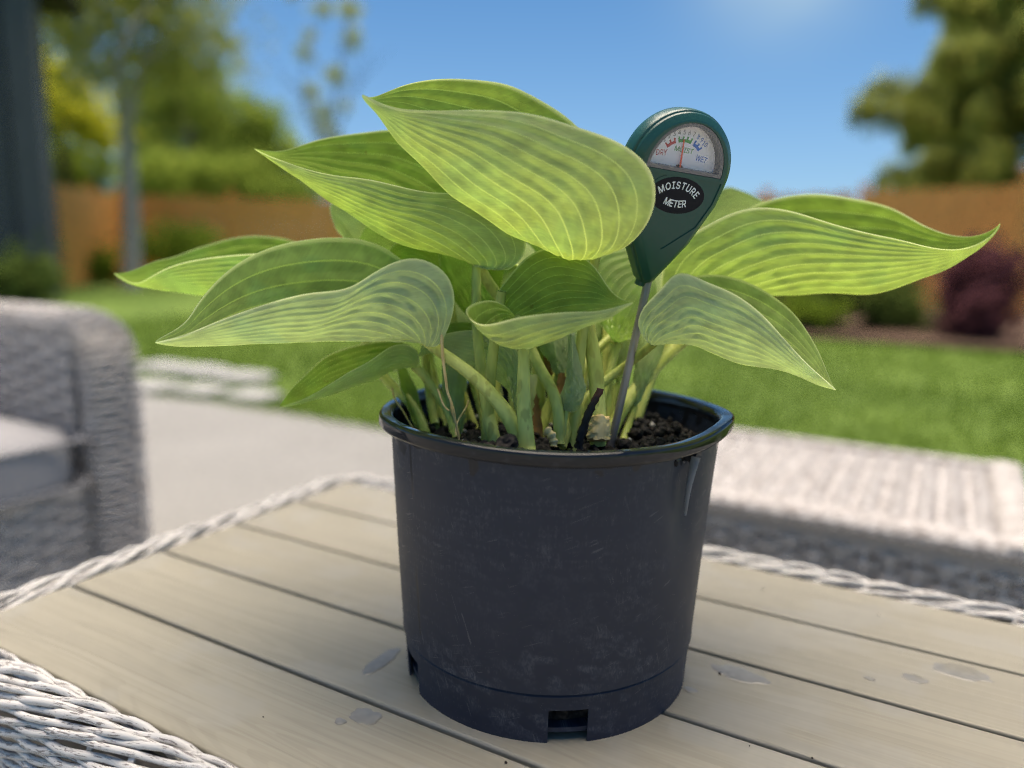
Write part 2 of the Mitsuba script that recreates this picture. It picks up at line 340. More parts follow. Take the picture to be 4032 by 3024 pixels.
LEAF = [
 ('A',0,0.15,0.13,[[185,-161,7951,177,45,8016,208,191,8123,213,303,8283,178,369,8477,80,366,8676,-54,302,8852,-213,178,8973,-370,21,9057,-515,-165,9073,-636,-355,9058,-728,-537,9017,-790,-702,8952,-822,-843,8883,-842,-966,8868],[185,-161,7951,148,-250,7960,90,-330,7985,16,-416,8022,-68,-504,8066,-151,-580,8145,-245,-656,8225,-345,-730,8302,-434,-786,8401,-523,-837,8496,-611,-882,8583,-681,-913,8673,-742,-937,8753,-800,-959,8814,-842,-966,8868],[185,-161,7951,370,-285,7974,551,-334,7968,712,-354,8061,807,-374,8231,790,-424,8426,647,-525,8566,459,-634,8642,256,-724,8708,46,-802,8738,-162,-869,8743,-361,-921,8748,-544,-958,8762,-704,-974,8812,-842,-966,8868]],[180,-151,7957,207,-73,7751,271,-63,7507,312,-77,7376,360,-104,7229,399,-140,7053,434,-190,6881,441,-194,6728],0.00509,0.00575),
 ('B',1,0.15,0.13,[[-399,-335,7865,-419,-125,7907,-402,31,8008,-450,136,8169,-531,200,8353,-696,181,8518,-867,122,8667,-1049,13,8766,-1225,-133,8807,-1375,-300,8776,-1500,-468,8734,-1595,-628,8678,-1663,-773,8616,-1713,-896,8595,-1736,-1002,8600],[-399,-335,7865,-457,-364,7896,-531,-399,7943,-625,-454,7952,-736,-520,7962,-856,-585,7999,-977,-646,8064,-1096,-703,8145,-1216,-760,8222,-1331,-815,8300,-1435,-862,8382,-1529,-905,8454,-1612,-944,8515,-1681,-976,8565,-1736,-1002,8600],[-399,-335,7865,-252,-385,7854,-108,-381,7868,-27,-376,7991,-67,-418,8148,-194,-500,8257,-362,-598,8308,-546,-694,8314,-738,-772,8351,-935,-838,8393,-1130,-898,8416,-1313,-944,8454,-1477,-977,8502,-1618,-998,8551,-1736,-1002,8600]],[-405,-326,7871,-387,-235,7749,-346,-172,7655,-227,-190,7520,-98,-257,7409,-4,-304,7313,91,-344,7198,169,-365,7106,225,-387,7013,254,-405,6899,280,-442,6758],0.00417,0.00397),
 ('C',2,0.3,0.1,[[-519,-809,7414,-609,-602,7483,-693,-488,7607,-803,-417,7754,-976,-420,7888,-1168,-479,7996,-1361,-595,8032,-1534,-751,8015,-1672,-928,7961,-1763,-1112,7868,-1800,-1287,7743,-1794,-1444,7610,-1765,-1580,7496,-1756,-1709,7433,-1724,-1824,7392],[-519,-809,7414,-574,-852,7426,-644,-908,7431,-725,-978,7419,-819,-1058,7408,-922,-1145,7403,-1031,-1236,7398,-1141,-1330,7392,-1251,-1423,7387,-1355,-1512,7382,-1452,-1595,7377,-1539,-1669,7374,-1614,-1733,7377,-1676,-1784,7385,-1724,-1824,7392],[-519,-809,7414,-363,-861,7385,-274,-877,7499,-220,-894,7659,-249,-945,7825,-384,-1057,7910,-528,-1186,7850,-667,-1306,7740,-845,-1416,7707,-1023,-1516,7660,-1191,-1604,7596,-1348,-1680,7530,-1488,-1743,7466,-1613,-1792,7422,-1724,-1824,7392]],[-519,-809,7414,-398,-760,7321,-212,-714,7197,-71,-693,7079,25,-683,6975,96,-687,6873,155,-701,6753],0.00364,0.00568),
 ('D',3,0.12,0.08,[[-1601,-231,7706,-1741,-132,7772,-1870,-97,7846,-2018,-95,7916,-2178,-125,7977,-2340,-185,8028,-2497,-275,8048,-2638,-390,8035,-2753,-520,7987,-2845,-655,7932,-2913,-788,7872,-2969,-913,7833,-3002,-1025,7784,-3022,-1121,7755,-3026,-1205,7751],[-1601,-231,7706,-1654,-276,7669,-1725,-334,7628,-1815,-403,7600,-1924,-480,7589,-2047,-566,7581,-2178,-656,7578,-2313,-747,7586,-2447,-836,7600,-2576,-921,7615,-2697,-1001,7634,-2806,-1072,7652,-2900,-1132,7674,-2974,-1177,7706,-3026,-1205,7751],[-1601,-231,7706,-1507,-306,7748,-1552,-409,7795,-1621,-512,7844,-1705,-609,7890,-1812,-709,7908,-1940,-803,7912,-2083,-890,7900,-2237,-968,7882,-2394,-1037,7852,-2546,-1096,7805,-2680,-1145,7735,-2800,-1181,7682,-2923,-1203,7711,-3026,-1205,7751]],[-1608,-223,7706,-1431,-282,7266,-1250,-318,7048,-1107,-337,6955,-949,-380,6877,-814,-440,6779,-660,-554,6648],0.00386,0.00412),
 ('E',3,0.1,0.1,[[-829,-487,7166,-878,-369,7201,-928,-314,7246,-1030,-310,7285,-1133,-333,7302,-1232,-383,7295,-1320,-453,7279,-1395,-541,7253,-1452,-642,7218,-1479,-744,7163,-1487,-844,7100,-1485,-939,7046,-1472,-1024,6998,-1452,-1097,6957,-1422,-1163,6928],[-829,-487,7166,-859,-516,7165,-895,-553,7160,-935,-599,7142,-977,-651,7112,-1022,-707,7077,-1071,-767,7046,-1124,-830,7017,-1177,-891,6994,-1230,-951,6974,-1280,-1007,6958,-1325,-1057,6947,-1364,-1100,6938,-1397,-1136,6932,-1422,-1163,6928],[-829,-487,7166,-747,-532,7199,-730,-575,7270,-749,-635,7329,-797,-712,7345,-846,-790,7308,-895,-859,7252,-959,-924,7203,-1028,-981,7152,-1099,-1029,7099,-1169,-1070,7046,-1238,-1104,6999,-1305,-1132,6968,-1367,-1153,6945,-1422,-1163,6928]],[-835,-479,7164,-801,-455,7129,-722,-400,7005,-651,-379,6911,-567,-410,6811,-468,-500,6664],0.00321,0.00408),
 ('F',0,0.12,0.3,[[52,-641,7569,-33,-601,7580,-101,-585,7623,-124,-549,7703,-93,-496,7783,-43,-447,7868,29,-402,7945,134,-362,7984,253,-338,7962,367,-330,7922,459,-347,7851,528,-378,7773,599,-402,7715,667,-418,7685,728,-434,7678],[52,-641,7569,82,-633,7565,121,-622,7561,168,-609,7558,222,-594,7559,281,-576,7563,343,-558,7568,405,-539,7575,466,-519,7590,525,-500,7607,579,-483,7623,628,-467,7638,669,-454,7653,702,-443,7667,728,-434,7678],[52,-641,7569,67,-742,7623,42,-825,7666,-6,-917,7675,-58,-1012,7627,19,-1022,7559,127,-984,7564,228,-928,7596,328,-860,7614,421,-786,7624,507,-710,7628,583,-634,7631,645,-561,7647,693,-496,7666,728,-434,7678]],[50,-631,7568,78,-615,7510,102,-621,7412,124,-648,7275,150,-690,7112,179,-718,6948,221,-753,6774],0.00311,0.00559),
 ('G',1,0.22,0.08,[[819,996,7570,743,1142,7677,710,1234,7828,719,1328,8012,793,1430,8202,956,1539,8343,1175,1632,8416,1415,1694,8429,1657,1720,8390,1883,1716,8328,2078,1674,8218,2253,1628,8138,2402,1584,8114,2518,1543,8143,2582,1482,8202],[819,996,7570,903,1023,7602,1011,1057,7639,1142,1097,7677,1297,1139,7689,1466,1185,7703,1644,1230,7711,1825,1273,7709,1994,1320,7756,2148,1364,7822,2289,1403,7885,2401,1435,7967,2489,1460,8049,2551,1476,8128,2582,1482,8202],[819,996,7570,731,784,7537,614,612,7572,565,520,7770,643,516,7996,837,575,8146,1060,660,8258,1308,756,8267,1556,852,8195,1793,958,8127,2016,1072,8078,2216,1182,8030,2391,1294,8034,2516,1396,8101,2582,1482,8202]],[817,1006,7569,687,916,7371,564,793,7224,480,650,7095,408,461,6943,370,320,6810,354,202,6680],0.00483,0.00555),
 ('H',2,0.14,0.12,[[722,-4,7396,678,145,7457,663,244,7547,670,337,7663,724,432,7769,847,527,7820,999,601,7822,1156,641,7775,1308,648,7695,1444,626,7599,1550,575,7487,1633,508,7380,1695,435,7285,1744,365,7209,1790,297,7159],[722,-4,7396,769,12,7397,830,33,7398,904,57,7395,987,82,7384,1077,107,7358,1172,131,7325,1269,157,7297,1367,186,7281,1461,213,7260,1548,236,7236,1626,255,7212,1693,272,7189,1748,286,7172,1790,297,7159],[722,-4,7396,699,-147,7445,690,-224,7543,742,-251,7655,830,-246,7755,927,-221,7847,1068,-180,7809,1203,-126,7752,1326,-67,7672,1431,-8,7569,1520,50,7461,1602,111,7363,1677,175,7281,1742,236,7215,1790,297,7159]],[719,5,7395,620,73,7317,490,143,7217,391,92,7128,307,-49,7013,272,-186,6894,255,-285,6798,258,-368,6724],0.00298,0.00403),
 ('L',4,0.1,0.1,[[-72,-352,6863,-121,-253,6895,-152,-179,6953,-180,-109,7030,-215,-49,7124,-248,1,7232,-313,19,7342,-422,-14,7403,-533,-67,7442,-638,-132,7459,-729,-204,7448,-800,-276,7406,-832,-331,7350,-843,-378,7285,-835,-420,7226],[-72,-352,6863,-84,-340,6897,-103,-326,6941,-130,-312,6993,-173,-304,7044,-239,-308,7088,-310,-314,7130,-390,-326,7162,-469,-338,7195,-547,-349,7228,-620,-359,7268,-687,-374,7272,-746,-390,7263,-796,-405,7247,-835,-420,7226],[-72,-352,6863,-54,-386,6924,-49,-395,6993,-50,-393,7073,-56,-381,7163,-71,-360,7262,-118,-347,7354,-212,-353,7420,-328,-373,7437,-446,-393,7431,-557,-409,7412,-660,-422,7380,-742,-429,7339,-797,-428,7283,-835,-420,7226]],[-78,-343,6867,-59,-360,6787,-14,-418,6664],0.00185,0.00274),
 ('M',4,0.1,0.1,[[29,46,7109,26,108,7119,28,157,7142,18,199,7177,6,238,7225,6,279,7277,9,316,7332,-4,338,7394,-14,354,7456,-36,357,7516,-65,351,7568,-93,339,7607,-123,321,7638,-151,302,7661,-172,281,7676],[29,46,7109,42,6,7140,43,-13,7174,40,-23,7213,32,-24,7256,20,-16,7303,4,2,7351,-17,28,7401,-40,60,7451,-65,98,7499,-89,138,7544,-113,178,7586,-135,215,7622,-154,249,7653,-172,281,7676],[29,46,7109,-13,87,7123,-50,115,7148,-82,145,7188,-130,160,7220,-186,166,7255,-237,170,7300,-273,177,7357,-286,193,7420,-276,214,7482,-259,234,7537,-239,251,7584,-216,265,7622,-193,276,7653,-172,281,7676]],[24,56,7114,2,47,7014,-24,-34,6859,-2,-172,6692],0.00356,0.00412),
 ('NN',4,0.1,0.1,[[289,-359,6973,300,-327,6955,318,-296,6960,333,-264,6989,342,-235,7029,340,-214,7077,331,-199,7130,311,-195,7184,293,-193,7239,276,-193,7292,261,-194,7342,249,-197,7388,240,-199,7428,234,-202,7461,231,-206,7488],[289,-359,6973,305,-367,6997,317,-366,7024,321,-364,7058,322,-358,7098,320,-349,7142,313,-338,7188,304,-324,7234,292,-308,7281,280,-290,7325,269,-271,7367,258,-253,7406,248,-235,7439,239,-220,7466,231,-206,7488],[289,-359,6973,265,-355,6958,245,-347,6982,234,-332,7017,232,-312,7057,238,-290,7101,237,-272,7150,234,-258,7202,230,-246,7254,227,-236,7304,224,-228,7352,224,-220,7395,225,-214,7433,228,-208,7464,231,-206,7488]],[284,-349,6977,280,-365,6909,299,-412,6739],0.00178,0.00207),
 ('I',2,0.12,0.1,[[639,1345,7778,553,1497,7824,486,1601,7890,449,1712,7979,431,1821,8090,426,1918,8212,442,2005,8339,486,2080,8462,576,2150,8538,694,2195,8502,804,2218,8449,909,2233,8415,1002,2240,8394,1080,2238,8382,1143,2218,8375],[639,1345,7778,646,1376,7815,657,1417,7863,672,1467,7919,691,1527,7983,715,1593,8053,743,1666,8131,779,1744,8203,829,1825,8254,891,1910,8294,954,1990,8324,1012,2062,8344,1064,2125,8359,1108,2178,8369,1143,2218,8375],[639,1345,7778,697,1312,7781,747,1314,7783,778,1326,7807,795,1356,7887,814,1403,7965,836,1467,8042,863,1548,8115,900,1645,8180,945,1751,8237,990,1858,8280,1035,1962,8315,1077,2058,8342,1114,2143,8361,1143,2218,8375]],[639,1345,7778,513,1207,7451,407,1017,7095,380,767,6802,386,623,6650],0.00329,0.00382),
 ('J',2,0.12,0.12,[[-1316,200,7596,-1374,298,7639,-1410,357,7700,-1448,401,7774,-1503,420,7858,-1564,417,7946,-1620,394,8032,-1677,350,8115,-1728,292,8190,-1772,223,8261,-1810,146,8309,-1847,62,8331,-1875,-18,8339,-1883,-88,8317,-1873,-154,8275],[-1316,200,7596,-1343,182,7621,-1377,160,7654,-1418,134,7695,-1464,104,7742,-1514,72,7795,-1567,38,7853,-1620,4,7914,-1670,-27,7976,-1716,-56,8040,-1757,-81,8102,-1794,-104,8157,-1826,-124,8205,-1853,-141,8244,-1873,-154,8275],[-1316,200,7596,-1317,128,7599,-1340,67,7600,-1372,9,7615,-1415,-42,7661,-1464,-87,7715,-1518,-125,7773,-1575,-154,7839,-1631,-173,7909,-1684,-183,7983,-1735,-186,8054,-1784,-187,8119,-1821,-180,8179,-1849,-169,8232,-1873,-154,8275]],[-1316,200,7596,-1223,195,7309,-1088,99,7038,-927,-36,6786,-796,-164,6649],0.00293,0.00341),
 ('KK',5,0.1,0.1,[[-940,-106,7626,-1013,-6,7663,-1066,58,7715,-1116,112,7779,-1171,151,7852,-1236,168,7932,-1301,164,8006,-1370,137,8076,-1438,90,8126,-1504,25,8149,-1558,-44,8160,-1576,-110,8110,-1570,-165,8047,-1554,-213,7993,-1527,-257,7949],[-940,-106,7626,-962,-111,7643,-992,-116,7666,-1027,-123,7693,-1068,-132,7723,-1114,-141,7758,-1163,-151,7795,-1214,-162,7831,-1267,-175,7863,-1321,-189,7893,-1373,-204,7917,-1421,-219,7933,-1463,-233,7942,-1499,-246,7947,-1527,-257,7949],[-940,-106,7626,-924,-178,7629,-933,-228,7631,-952,-272,7632,-981,-309,7640,-1020,-334,7667,-1069,-349,7705,-1126,-356,7739,-1188,-354,7773,-1253,-345,7807,-1318,-331,7841,-1379,-315,7874,-1435,-296,7903,-1483,-278,7929,-1527,-257,7949]],[-940,-106,7626,-904,-39,7282,-752,-78,6953,-597,-219,6687],0.00271,0.00366),
 ('Q',1,0.1,0.1,[[-703,-215,7576,-750,-150,7609,-784,-108,7655,-817,-73,7713,-848,-46,7781,-878,-30,7856,-910,-27,7936,-949,-41,8014,-1001,-82,8051,-1064,-143,8071,-1109,-204,8059,-1138,-266,8014,-1147,-316,7971,-1144,-358,7927,-1132,-395,7889],[-703,-215,7576,-717,-220,7594,-737,-226,7618,-760,-234,7646,-789,-244,7677,-820,-254,7712,-855,-267,7747,-893,-283,7776,-936,-302,7799,-979,-323,7819,-1019,-341,7838,-1054,-358,7855,-1086,-373,7869,-1112,-385,7881,-1132,-395,7889],[-703,-215,7576,-682,-290,7572,-683,-343,7569,-693,-390,7571,-713,-428,7588,-741,-457,7619,-777,-475,7652,-819,-484,7685,-865,-483,7721,-914,-476,7757,-964,-464,7790,-1012,-449,7821,-1056,-432,7848,-1096,-415,7871,-1132,-395,7889]],[-703,-215,7576,-681,-97,7236,-563,-90,6941,-370,-270,6661],0.00261,0.00388),
 ('O',5,0.1,0.1,[[-397,-22,7384,-383,-47,7425,-378,-57,7474,-377,-61,7531,-390,-67,7594,-419,-74,7662,-455,-78,7731,-502,-81,7798,-554,-83,7864,-610,-83,7926,-670,-85,7974,-735,-91,8014,-793,-100,8026,-841,-109,8014,-880,-115,7992],[-397,-22,7384,-418,-27,7408,-446,-34,7439,-480,-41,7477,-518,-50,7520,-560,-59,7569,-606,-69,7620,-651,-79,7674,-694,-86,7731,-733,-91,7789,-769,-96,7843,-804,-101,7891,-834,-107,7932,-860,-111,7966,-880,-115,7992],[-397,-22,7384,-429,-37,7388,-469,-55,7397,-516,-74,7418,-568,-92,7452,-622,-109,7494,-678,-126,7544,-728,-137,7601,-773,-144,7665,-809,-146,7731,-837,-144,7797,-856,-138,7858,-867,-129,7912,-875,-122,7957,-880,-115,7992]],[-397,-22,7384,-355,12,7150,-281,-55,6899,-178,-216,6677],0.00263,0.00352),
 ('P',5,0.1,0.1,[[-766,-58,7088,-753,-38,7113,-738,-14,7147,-726,13,7189,-722,39,7241,-722,66,7302,-727,93,7370,-740,115,7439,-765,131,7508,-798,141,7574,-831,149,7633,-864,153,7684,-898,155,7727,-929,154,7762,-953,152,7788],[-766,-58,7088,-746,-84,7123,-737,-92,7164,-734,-94,7212,-735,-89,7265,-742,-78,7323,-755,-60,7383,-774,-38,7445,-800,-12,7507,-828,16,7567,-856,47,7624,-884,76,7676,-910,104,7721,-932,129,7759,-953,152,7788],[-766,-58,7088,-787,-57,7113,-812,-56,7148,-841,-52,7190,-869,-44,7240,-900,-36,7298,-929,-24,7361,-949,-6,7427,-961,17,7495,-970,41,7561,-976,64,7622,-976,89,7676,-969,113,7722,-961,135,7759,-953,152,7788]],[-766,-58,7088,-665,-55,6820,-533,-133,6644],0.00273,0.00369),
 ('R',5,0.1,0.1,[[-509,-409,6654,-508,-393,6680,-507,-373,6713,-511,-352,6755,-518,-329,6803,-528,-304,6858,-541,-278,6916,-554,-252,6977,-570,-228,7038,-591,-207,7098,-617,-191,7154,-643,-178,7201,-674,-173,7239,-705,-172,7268,-731,-172,7291],[-509,-409,6654,-496,-436,6691,-494,-445,6730,-498,-448,6775,-507,-444,6824,-520,-432,6877,-538,-414,6932,-560,-389,6987,-585,-359,7043,-612,-325,7096,-639,-291,7146,-665,-257,7192,-690,-226,7232,-711,-198,7265,-731,-172,7291],[-509,-409,6654,-519,-416,6682,-536,-416,6716,-556,-413,6757,-580,-405,6804,-606,-394,6856,-637,-380,6912,-667,-363,6970,-688,-337,7029,-707,-310,7088,-726,-283,7143,-738,-256,7191,-738,-225,7232,-734,-197,7265,-731,-172,7291]],[-510,-408,6661,-462,-457,6573],0.00224,0.00317),
 ('S',5,0.1,0.1,[[-706,-462,6655,-739,-420,6669,-768,-387,6693,-800,-355,6725,-837,-326,6762,-879,-303,6804,-918,-283,6851,-952,-263,6903,-984,-249,6956,-1019,-242,7005,-1053,-239,7051,-1082,-239,7092,-1107,-242,7128,-1128,-245,7158,-1141,-252,7181],[-706,-462,6655,-729,-457,6672,-758,-450,6696,-792,-440,6726,-829,-427,6761,-868,-412,6803,-907,-394,6849,-947,-374,6897,-987,-355,6946,-1026,-337,6995,-1061,-318,7041,-1088,-298,7084,-1111,-280,7123,-1128,-265,7156,-1141,-252,7181],[-706,-462,6655,-717,-494,6670,-742,-511,6688,-769,-519,6714,-800,-517,6755,-835,-507,6803,-874,-492,6850,-917,-470,6899,-960,-442,6949,-1005,-413,6998,-1048,-382,7044,-1083,-349,7087,-1108,-314,7125,-1126,-282,7157,-1141,-252,7181]],[-707,-461,6661,-595,-536,6555],0.00323,0.00412),
 ('T',1,0.1,0.1,[[282,519,7007,286,534,7043,291,553,7089,298,576,7146,308,603,7210,321,634,7280,332,666,7356,334,694,7437,333,721,7520,324,742,7599,302,755,7675,276,762,7740,246,764,7793,214,760,7833,186,755,7863],[282,519,7007,297,490,7050,306,481,7099,313,479,7157,316,484,7221,316,497,7292,311,516,7366,301,542,7442,289,573,7518,275,607,7592,258,641,7662,240,674,7725,220,704,7781,203,730,7827,186,755,7863],[282,519,7007,269,524,7042,253,531,7088,236,540,7144,218,552,7208,202,567,7279,188,585,7356,174,604,7436,162,624,7516,154,645,7594,150,667,7668,150,689,7732,159,713,7786,173,736,7830,186,755,7863]],[281,520,7014,273,424,6848,301,287,6672],0.00273,0.00332),
 ('U',5,0.1,0.1,[[443,464,6861,450,494,6902,461,533,6956,474,581,7020,493,637,7094,514,699,7176,529,762,7267,541,826,7366,541,884,7468,529,935,7571,516,981,7670,500,1020,7755,463,1040,7823,415,1046,7877,372,1047,7918],[443,464,6861,458,449,6911,467,457,6969,473,476,7037,477,506,7114,478,547,7198,476,597,7288,470,654,7381,463,718,7475,452,784,7568,437,848,7656,420,907,7738,403,960,7810,387,1007,7870,372,1047,7918],[443,464,6861,427,481,6904,410,505,6960,393,536,7028,384,577,7106,376,625,7194,359,671,7289,340,717,7389,323,765,7489,313,816,7588,311,867,7679,316,917,7758,333,966,7824,353,1011,7878,372,1047,7918]],[442,465,6868,435,384,6773,461,198,6645],0.00268,0.00323),
 ('V',5,0.1,0.1,[[15,565,7116,21,588,7149,31,618,7191,43,654,7243,62,698,7300,85,748,7362,99,797,7433,107,843,7512,106,886,7594,88,919,7675,59,942,7754,26,957,7814,-18,961,7857,-65,956,7888,-106,949,7908],[15,565,7116,36,533,7155,47,525,7200,55,528,7252,59,541,7311,58,564,7375,53,597,7443,45,640,7513,33,688,7583,14,738,7652,-10,787,7717,-36,834,7777,-61,877,7830,-84,914,7874,-106,949,7908],[15,565,7116,-5,572,7146,-28,583,7187,-53,599,7238,-79,618,7299,-101,644,7366,-121,673,7440,-140,704,7516,-156,737,7593,-164,774,7670,-166,812,7739,-161,848,7797,-145,886,7844,-125,921,7881,-106,949,7908]],[14,566,7122,11,464,6917,69,274,6677],0.0028,0.00338),
 ('W',5,0.1,0.1,[[-320,233,6987,-324,252,7032,-328,277,7090,-332,308,7160,-331,347,7240,-324,393,7328,-322,439,7423,-327,483,7524,-337,525,7627,-356,560,7727,-394,582,7822,-437,596,7902,-485,600,7962,-536,596,8008,-580,590,8041],[-320,233,6987,-307,198,7039,-307,187,7098,-314,186,7167,-326,193,7245,-343,211,7330,-364,239,7421,-390,276,7513,-419,320,7607,-450,368,7698,-480,419,7785,-508,468,7865,-535,513,7936,-559,553,7995,-580,590,8041],[-320,233,6987,-349,236,7027,-385,242,7079,-426,251,7143,-473,262,7220,-519,278,7306,-558,301,7402,-595,327,7503,-624,358,7607,-641,395,7709,-647,435,7805,-647,474,7886,-629,516,7951,-604,557,8003,-580,590,8041]],[-321,234,6994,-235,190,6829,-138,89,6635],0.00276,0.00335),
 ('X',5,0.1,0.1,[[-757,252,6867,-759,270,6911,-761,293,6969,-761,322,7038,-757,358,7117,-750,399,7204,-748,440,7298,-751,480,7399,-759,517,7500,-783,544,7599,-824,559,7691,-867,567,7765,-919,564,7820,-973,555,7862,-1019,545,7890],[-757,252,6867,-739,218,6918,-735,206,6977,-737,203,7046,-746,208,7123,-760,223,7206,-781,246,7294,-807,277,7384,-837,314,7475,-870,355,7563,-903,398,7646,-936,439,7723,-967,478,7790,-994,512,7846,-1019,545,7890],[-757,252,6867,-785,254,6906,-819,258,6957,-860,263,7020,-906,269,7093,-951,280,7176,-995,294,7269,-1034,313,7367,-1058,341,7466,-1073,374,7566,-1083,406,7657,-1081,440,7734,-1063,479,7799,-1040,515,7851,-1019,545,7890]],[-758,253,6874,-645,175,6747,-535,97,6632],0.00288,0.00348),
 ('Y',3,0.1,0.1,[[292,415,7327,255,396,7375,209,374,7438,158,349,7518,102,323,7611,47,299,7720,23,297,7848,19,303,7973,109,358,8071,221,410,8089,332,458,8089,434,492,8035,482,494,7969,509,485,7895,523,472,7826],[292,415,7327,315,375,7355,334,352,7388,354,334,7425,374,322,7465,394,317,7509,414,318,7553,432,327,7598,451,341,7641,469,361,7682,485,384,7720,498,407,7754,510,430,7783,518,451,7807,523,472,7826],[292,415,7327,318,424,7334,350,435,7345,386,447,7363,421,459,7387,455,471,7424,486,482,7472,511,491,7525,530,497,7577,546,502,7632,554,502,7684,551,497,7729,544,489,7768,534,480,7801,523,472,7826]],[291,416,7333,272,398,7126,277,320,6901,324,188,6695],0.00366,0.00391),
 ('Z',5,0.1,0.1,[[-417,784,7388,-395,844,7437,-362,896,7505,-339,941,7594,-331,975,7709,-331,1001,7840,-373,995,7968,-468,949,8078,-571,884,8145,-685,803,8188,-787,723,8210,-879,646,8220,-955,577,8214,-1014,516,8197,-1057,465,8178],[-417,784,7388,-441,773,7426,-471,760,7475,-508,743,7533,-552,722,7599,-601,699,7670,-655,674,7744,-711,646,7820,-769,618,7894,-826,589,7963,-883,560,8024,-936,531,8075,-984,505,8119,-1025,482,8153,-1057,465,8178],[-417,784,7388,-444,721,7391,-488,664,7393,-543,607,7401,-609,553,7440,-681,505,7498,-754,463,7560,-828,430,7637,-892,410,7720,-952,398,7809,-999,397,7901,-1020,411,7986,-1033,430,8062,-1045,447,8127,-1057,465,8178]],[-418,785,7396,-311,671,7110,-198,501,6816,-112,339,6640],0.00298,0.00348),
 ('H1',5,0.16,0.16,[[-536,674,7755,-686,895,7798,-811,1042,7860,-941,1170,7937,-1077,1273,8024,-1216,1346,8119,-1352,1387,8219,-1477,1398,8320,-1586,1383,8422,-1680,1347,8518,-1759,1296,8603,-1825,1235,8673,-1877,1169,8726,-1915,1102,8766,-1928,1029,8791],[-536,674,7755,-594,688,7789,-668,705,7834,-757,727,7891,-858,754,7960,-971,784,8041,-1091,817,8130,-1217,850,8224,-1345,882,8319,-1471,913,8415,-1590,942,8508,-1697,969,8595,-1790,993,8673,-1868,1013,8739,-1928,1029,8791],[-536,674,7755,-504,525,7796,-521,447,7843,-561,392,7899,-625,363,7964,-711,360,8038,-820,385,8119,-949,435,8206,-1094,505,8298,-1250,589,8391,-1407,681,8483,-1558,774,8573,-1697,864,8656,-1819,947,8730,-1928,1029,8791]],[-536,674,7755,-462,600,7179,-248,261,6638],0.00293,0.00348),
 ('H2',5,0.16,0.16,[[-406,864,7755,-519,1124,7790,-597,1321,7843,-669,1511,7912,-734,1689,7998,-791,1849,8097,-837,1984,8207,-872,2091,8322,-894,2172,8439,-903,2229,8552,-906,2263,8657,-907,2279,8751,-909,2278,8832,-906,2264,8897,-895,2229,8944],[-406,864,7755,-426,921,7797,-451,993,7852,-482,1081,7919,-518,1182,8000,-559,1294,8091,-602,1414,8191,-647,1538,8298,-691,1663,8409,-735,1785,8519,-776,1900,8625,-813,2004,8724,-846,2095,8812,-873,2170,8886,-895,2229,8944],[-406,864,7755,-354,747,7803,-342,713,7859,-345,712,7925,-361,747,8002,-388,819,8087,-427,928,8181,-480,1067,8282,-543,1229,8388,-612,1406,8497,-682,1590,8605,-747,1769,8707,-803,1938,8799,-850,2090,8878,-895,2229,8944]],[-406,864,7755,-319,681,7182,-164,365,6628],0.00298,0.00351),
 ('H3',5,0.16,0.16,[[-136,1128,7721,-224,1379,7740,-278,1560,7774,-322,1730,7818,-355,1885,7873,-377,2019,7938,-387,2125,8010,-384,2203,8086,-371,2253,8162,-349,2278,8236,-322,2284,8304,-294,2274,8365,-268,2252,8418,-245,2220,8462,-219,2170,8494],[-136,1128,7721,-136,1172,7747,-138,1229,7783,-141,1297,7827,-147,1375,7880,-154,1461,7941,-163,1552,8008,-171,1647,8078,-178,1742,8149,-186,1835,8220,-193,1922,8289,-201,2001,8352,-208,2070,8409,-214,2126,8456,-219,2170,8494],[-136,1128,7721,-77,993,7759,-50,938,7803,-33,915,7852,-24,925,7906,-21,970,7965,-25,1050,8027,-40,1161,8093,-65,1295,8162,-94,1446,8231,-124,1604,8297,-152,1761,8358,-176,1910,8412,-197,2044,8457,-219,2170,8494]],[-136,1128,7721,-89,798,7115,24,416,6643],0.00302,0.00348),
 ('H4',5,0.16,0.16,[[-878,464,7677,-1041,656,7708,-1173,771,7756,-1309,860,7814,-1449,922,7876,-1587,951,7942,-1717,947,8009,-1833,913,8078,-1930,856,8146,-2009,781,8210,-2071,694,8263,-2118,603,8305,-2151,512,8334,-2170,427,8355,-2166,341,8368],[-878,464,7677,-933,457,7697,-1002,448,7724,-1086,439,7760,-1182,429,7806,-1288,419,7860,-1400,409,7921,-1517,398,7984,-1635,386,8048,-1751,375,8112,-1859,365,8174,-1957,357,8232,-2042,350,8286,-2112,345,8331,-2166,341,8368],[-878,464,7677,-831,302,7710,-836,203,7746,-865,122,7787,-917,60,7834,-993,20,7885,-1092,4,7940,-1212,11,7998,-1349,36,8058,-1497,76,8117,-1649,125,8176,-1797,179,8232,-1934,232,8284,-2055,284,8330,-2166,341,8368]],[-878,464,7677,-740,426,7102,-435,98,6645],0.00293,0.00345),
]
